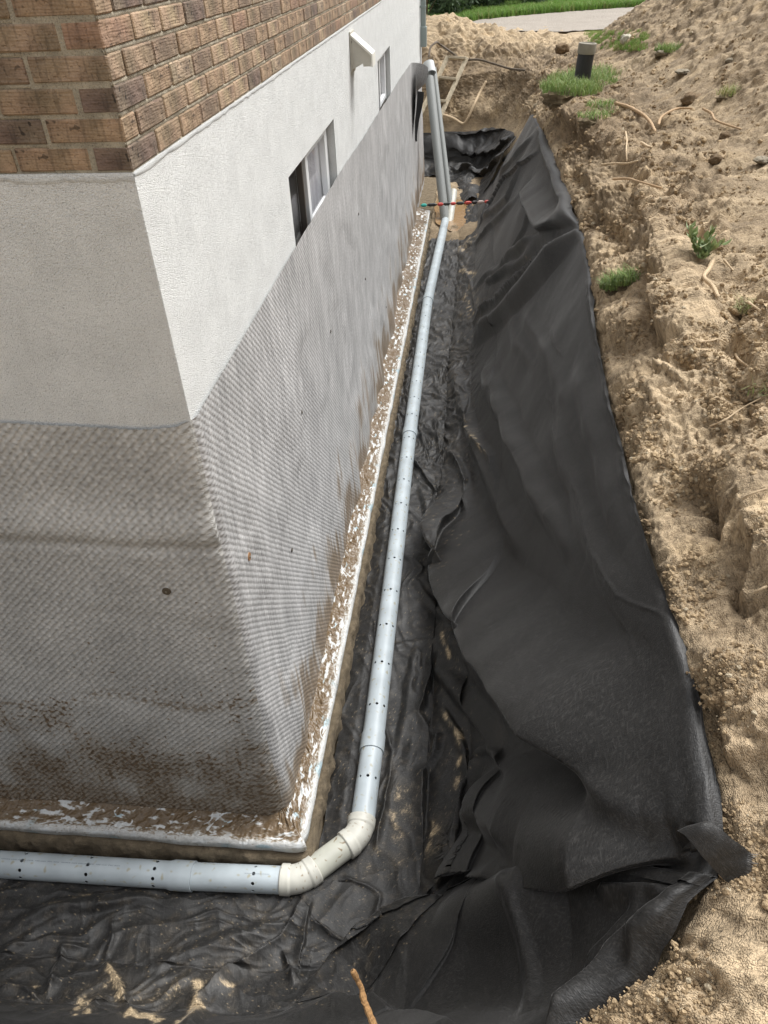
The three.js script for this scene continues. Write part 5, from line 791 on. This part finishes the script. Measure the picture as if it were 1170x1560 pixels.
sheet('lawn', [[[600, 60], [660, 44], [755, 28.5], [860, 19.5], [950, 12.5], [1030, 5.5], [1170, -8.5]], [[540, -20], [660, -14], [755, -30], [860, -38], [950, -44], [1030, -48], [1170, -54]]], 0.05, std({ color: lin(0.14, 0.25, 0.04), map: per(T.soilColor, 3), bumpMap: per(T.soilBump, 1), bumpScale: 0.06, roughness: 1 }), 120).userData.label = 'bright green mown lawn beyond the gravel road';
{ // grass over the lawn and a patch by the road
  const r = rng(61), one = blades([[V(0, 0, 0), 0.1]], 26, 0.11, 0.016, 62, 0.7), g0 = mergeGeometries(one.filter((b) => b.attributes.position.count));
  const spots = []; for (let k = 0; k < 14000; k++) { const t = r(), px = lerp(660, 1060, t), lo = lerp(28 + 16, 4, Math.pow(t, 0.55)), q = onY(px, lerp(lo, -16, r() * r()), 1.6); if (q.z < -70) continue; spots.push([q, 1 + r()]); }
  for (let k = 0; k < 2600; k++) { const q = find(lerp(885, 985, r()), 78 - 30 * Math.sqrt(r()), 3.1, 4.9).p; if (toPixel(q)[0] < 888 + 20 * r()) continue; spots.push([q, 0.28 + 0.25 * r(), 1]); }
  const im = new THREE.InstancedMesh(g0, new THREE.MeshPhysicalMaterial({ color: 0xffffff, roughness: 0.9, transmission: 0.25, thickness: 0, side: THREE.DoubleSide }), spots.length), m = new THREE.Matrix4(), qq = new THREE.Quaternion();
  spots.forEach(([p, s, dry], i) => { qq.setFromAxisAngle(V(0, 1, 0), i * 2.4); m.compose(V(p.x, Math.max(p.y, gy(p.x, p.z)) - 0.01, p.z), qq, V(s, s, s)); im.setMatrixAt(i, m); const t = 0.8 + 0.4 * r(); im.setColorAt(i, r() < (dry ? 0.55 : 0.16) ? lin(0.28, 0.3, 0.1) : lin(0.16 * t, 0.29 * t, 0.045 * t)); });
  im.name = 'lawn_grass'; stuff(im); im.userData.label = 'short bright grass on the lawn and beside the road'; im.userData.category = 'grass'; im.castShadow = im.receiveShadow = true; scene.add(im);
}
function shrub(px, py, w, h, seed, label) { // dark leafy bush: stems and many small leaves through its volume
  const c = onY(px, py, 1.62), g = group('shrub'); g.position.copy(c); tag(g, label, 'shrub', undefined); const r = rng(seed), pos = [[], []];
  for (let k = 0; k < 9; k++) { const a = r() * 6.28, d = r() * w * 0.4; mesh('stem', taperTube([V(Math.cos(a) * 0.1, -0.05, Math.sin(a) * 0.1), V(Math.cos(a) * d * 0.6, h * 0.4, Math.sin(a) * d * 0.6), V(Math.cos(a) * d, h * 0.8, Math.sin(a) * d)], 0.03, 0.01, 12, 5), M.root, g); }
  const clumps = [...Array(26).keys()].map(() => { const a = r() * 6.28, d = Math.sqrt(r()) * w * 0.5; return [V(Math.cos(a) * d, h * (0.06 + 0.86 * r()) * (1 - 0.35 * d / w), Math.sin(a) * d), 0.3 + 0.35 * r()]; });
  for (let k = 0; k < 9000; k++) { const [q, s] = clumps[Math.floor(r() * clumps.length)], n = V(r() - 0.5, r() - 0.5, r() - 0.5).normalize(), p = q.clone().addScaledVector(n, s * Math.pow(r(), 0.4)); if (p.y < 0.02) continue; const l = 0.05 + 0.06 * r(), t = V(r() - 0.5, r() * 0.6 - 0.5, r() - 0.5).normalize(), b = t.clone().cross(n).normalize(), P = pos[r() < 0.5 ? 0 : 1], A = p, B = p.clone().addScaledVector(t, l).addScaledVector(b, l * 0.35), C = p.clone().addScaledVector(t, l * 2), D = p.clone().addScaledVector(t, l).addScaledVector(b, -l * 0.35); P.push(...A.toArray(), ...B.toArray(), ...C.toArray(), ...A.toArray(), ...C.toArray(), ...D.toArray()); }
  pos.forEach((P, i) => { const b = new THREE.BufferGeometry(); b.setAttribute('position', new THREE.BufferAttribute(new Float32Array(P), 3)); b.computeVertexNormals(); stuff(mesh('foliage', b, shrub.m[i], g)); });
}
shrub.m = [[0.045, 0.085, 0.03], [0.07, 0.12, 0.045]].map((c) => new THREE.MeshPhysicalMaterial({ color: lin(...c), roughness: 0.8, transmission: 0.25, thickness: 0, side: THREE.DoubleSide }));
shrub(645, 26, 3.2, 2.4, 81, 'dark green shrub at the lawn edge, partly behind the downspout');
shrub(692, 19, 3.0, 2.2, 82, 'dark green shrub at the lawn edge, just right of the downspout');
shrub(745, 11, 3.2, 2.4, 83, 'dark green shrub beyond the lawn, second from the downspout');
shrub(800, 4, 3.2, 2.2, 84, 'dark green shrub beyond the lawn, farthest from the house');

renderer.render(scene, camera);
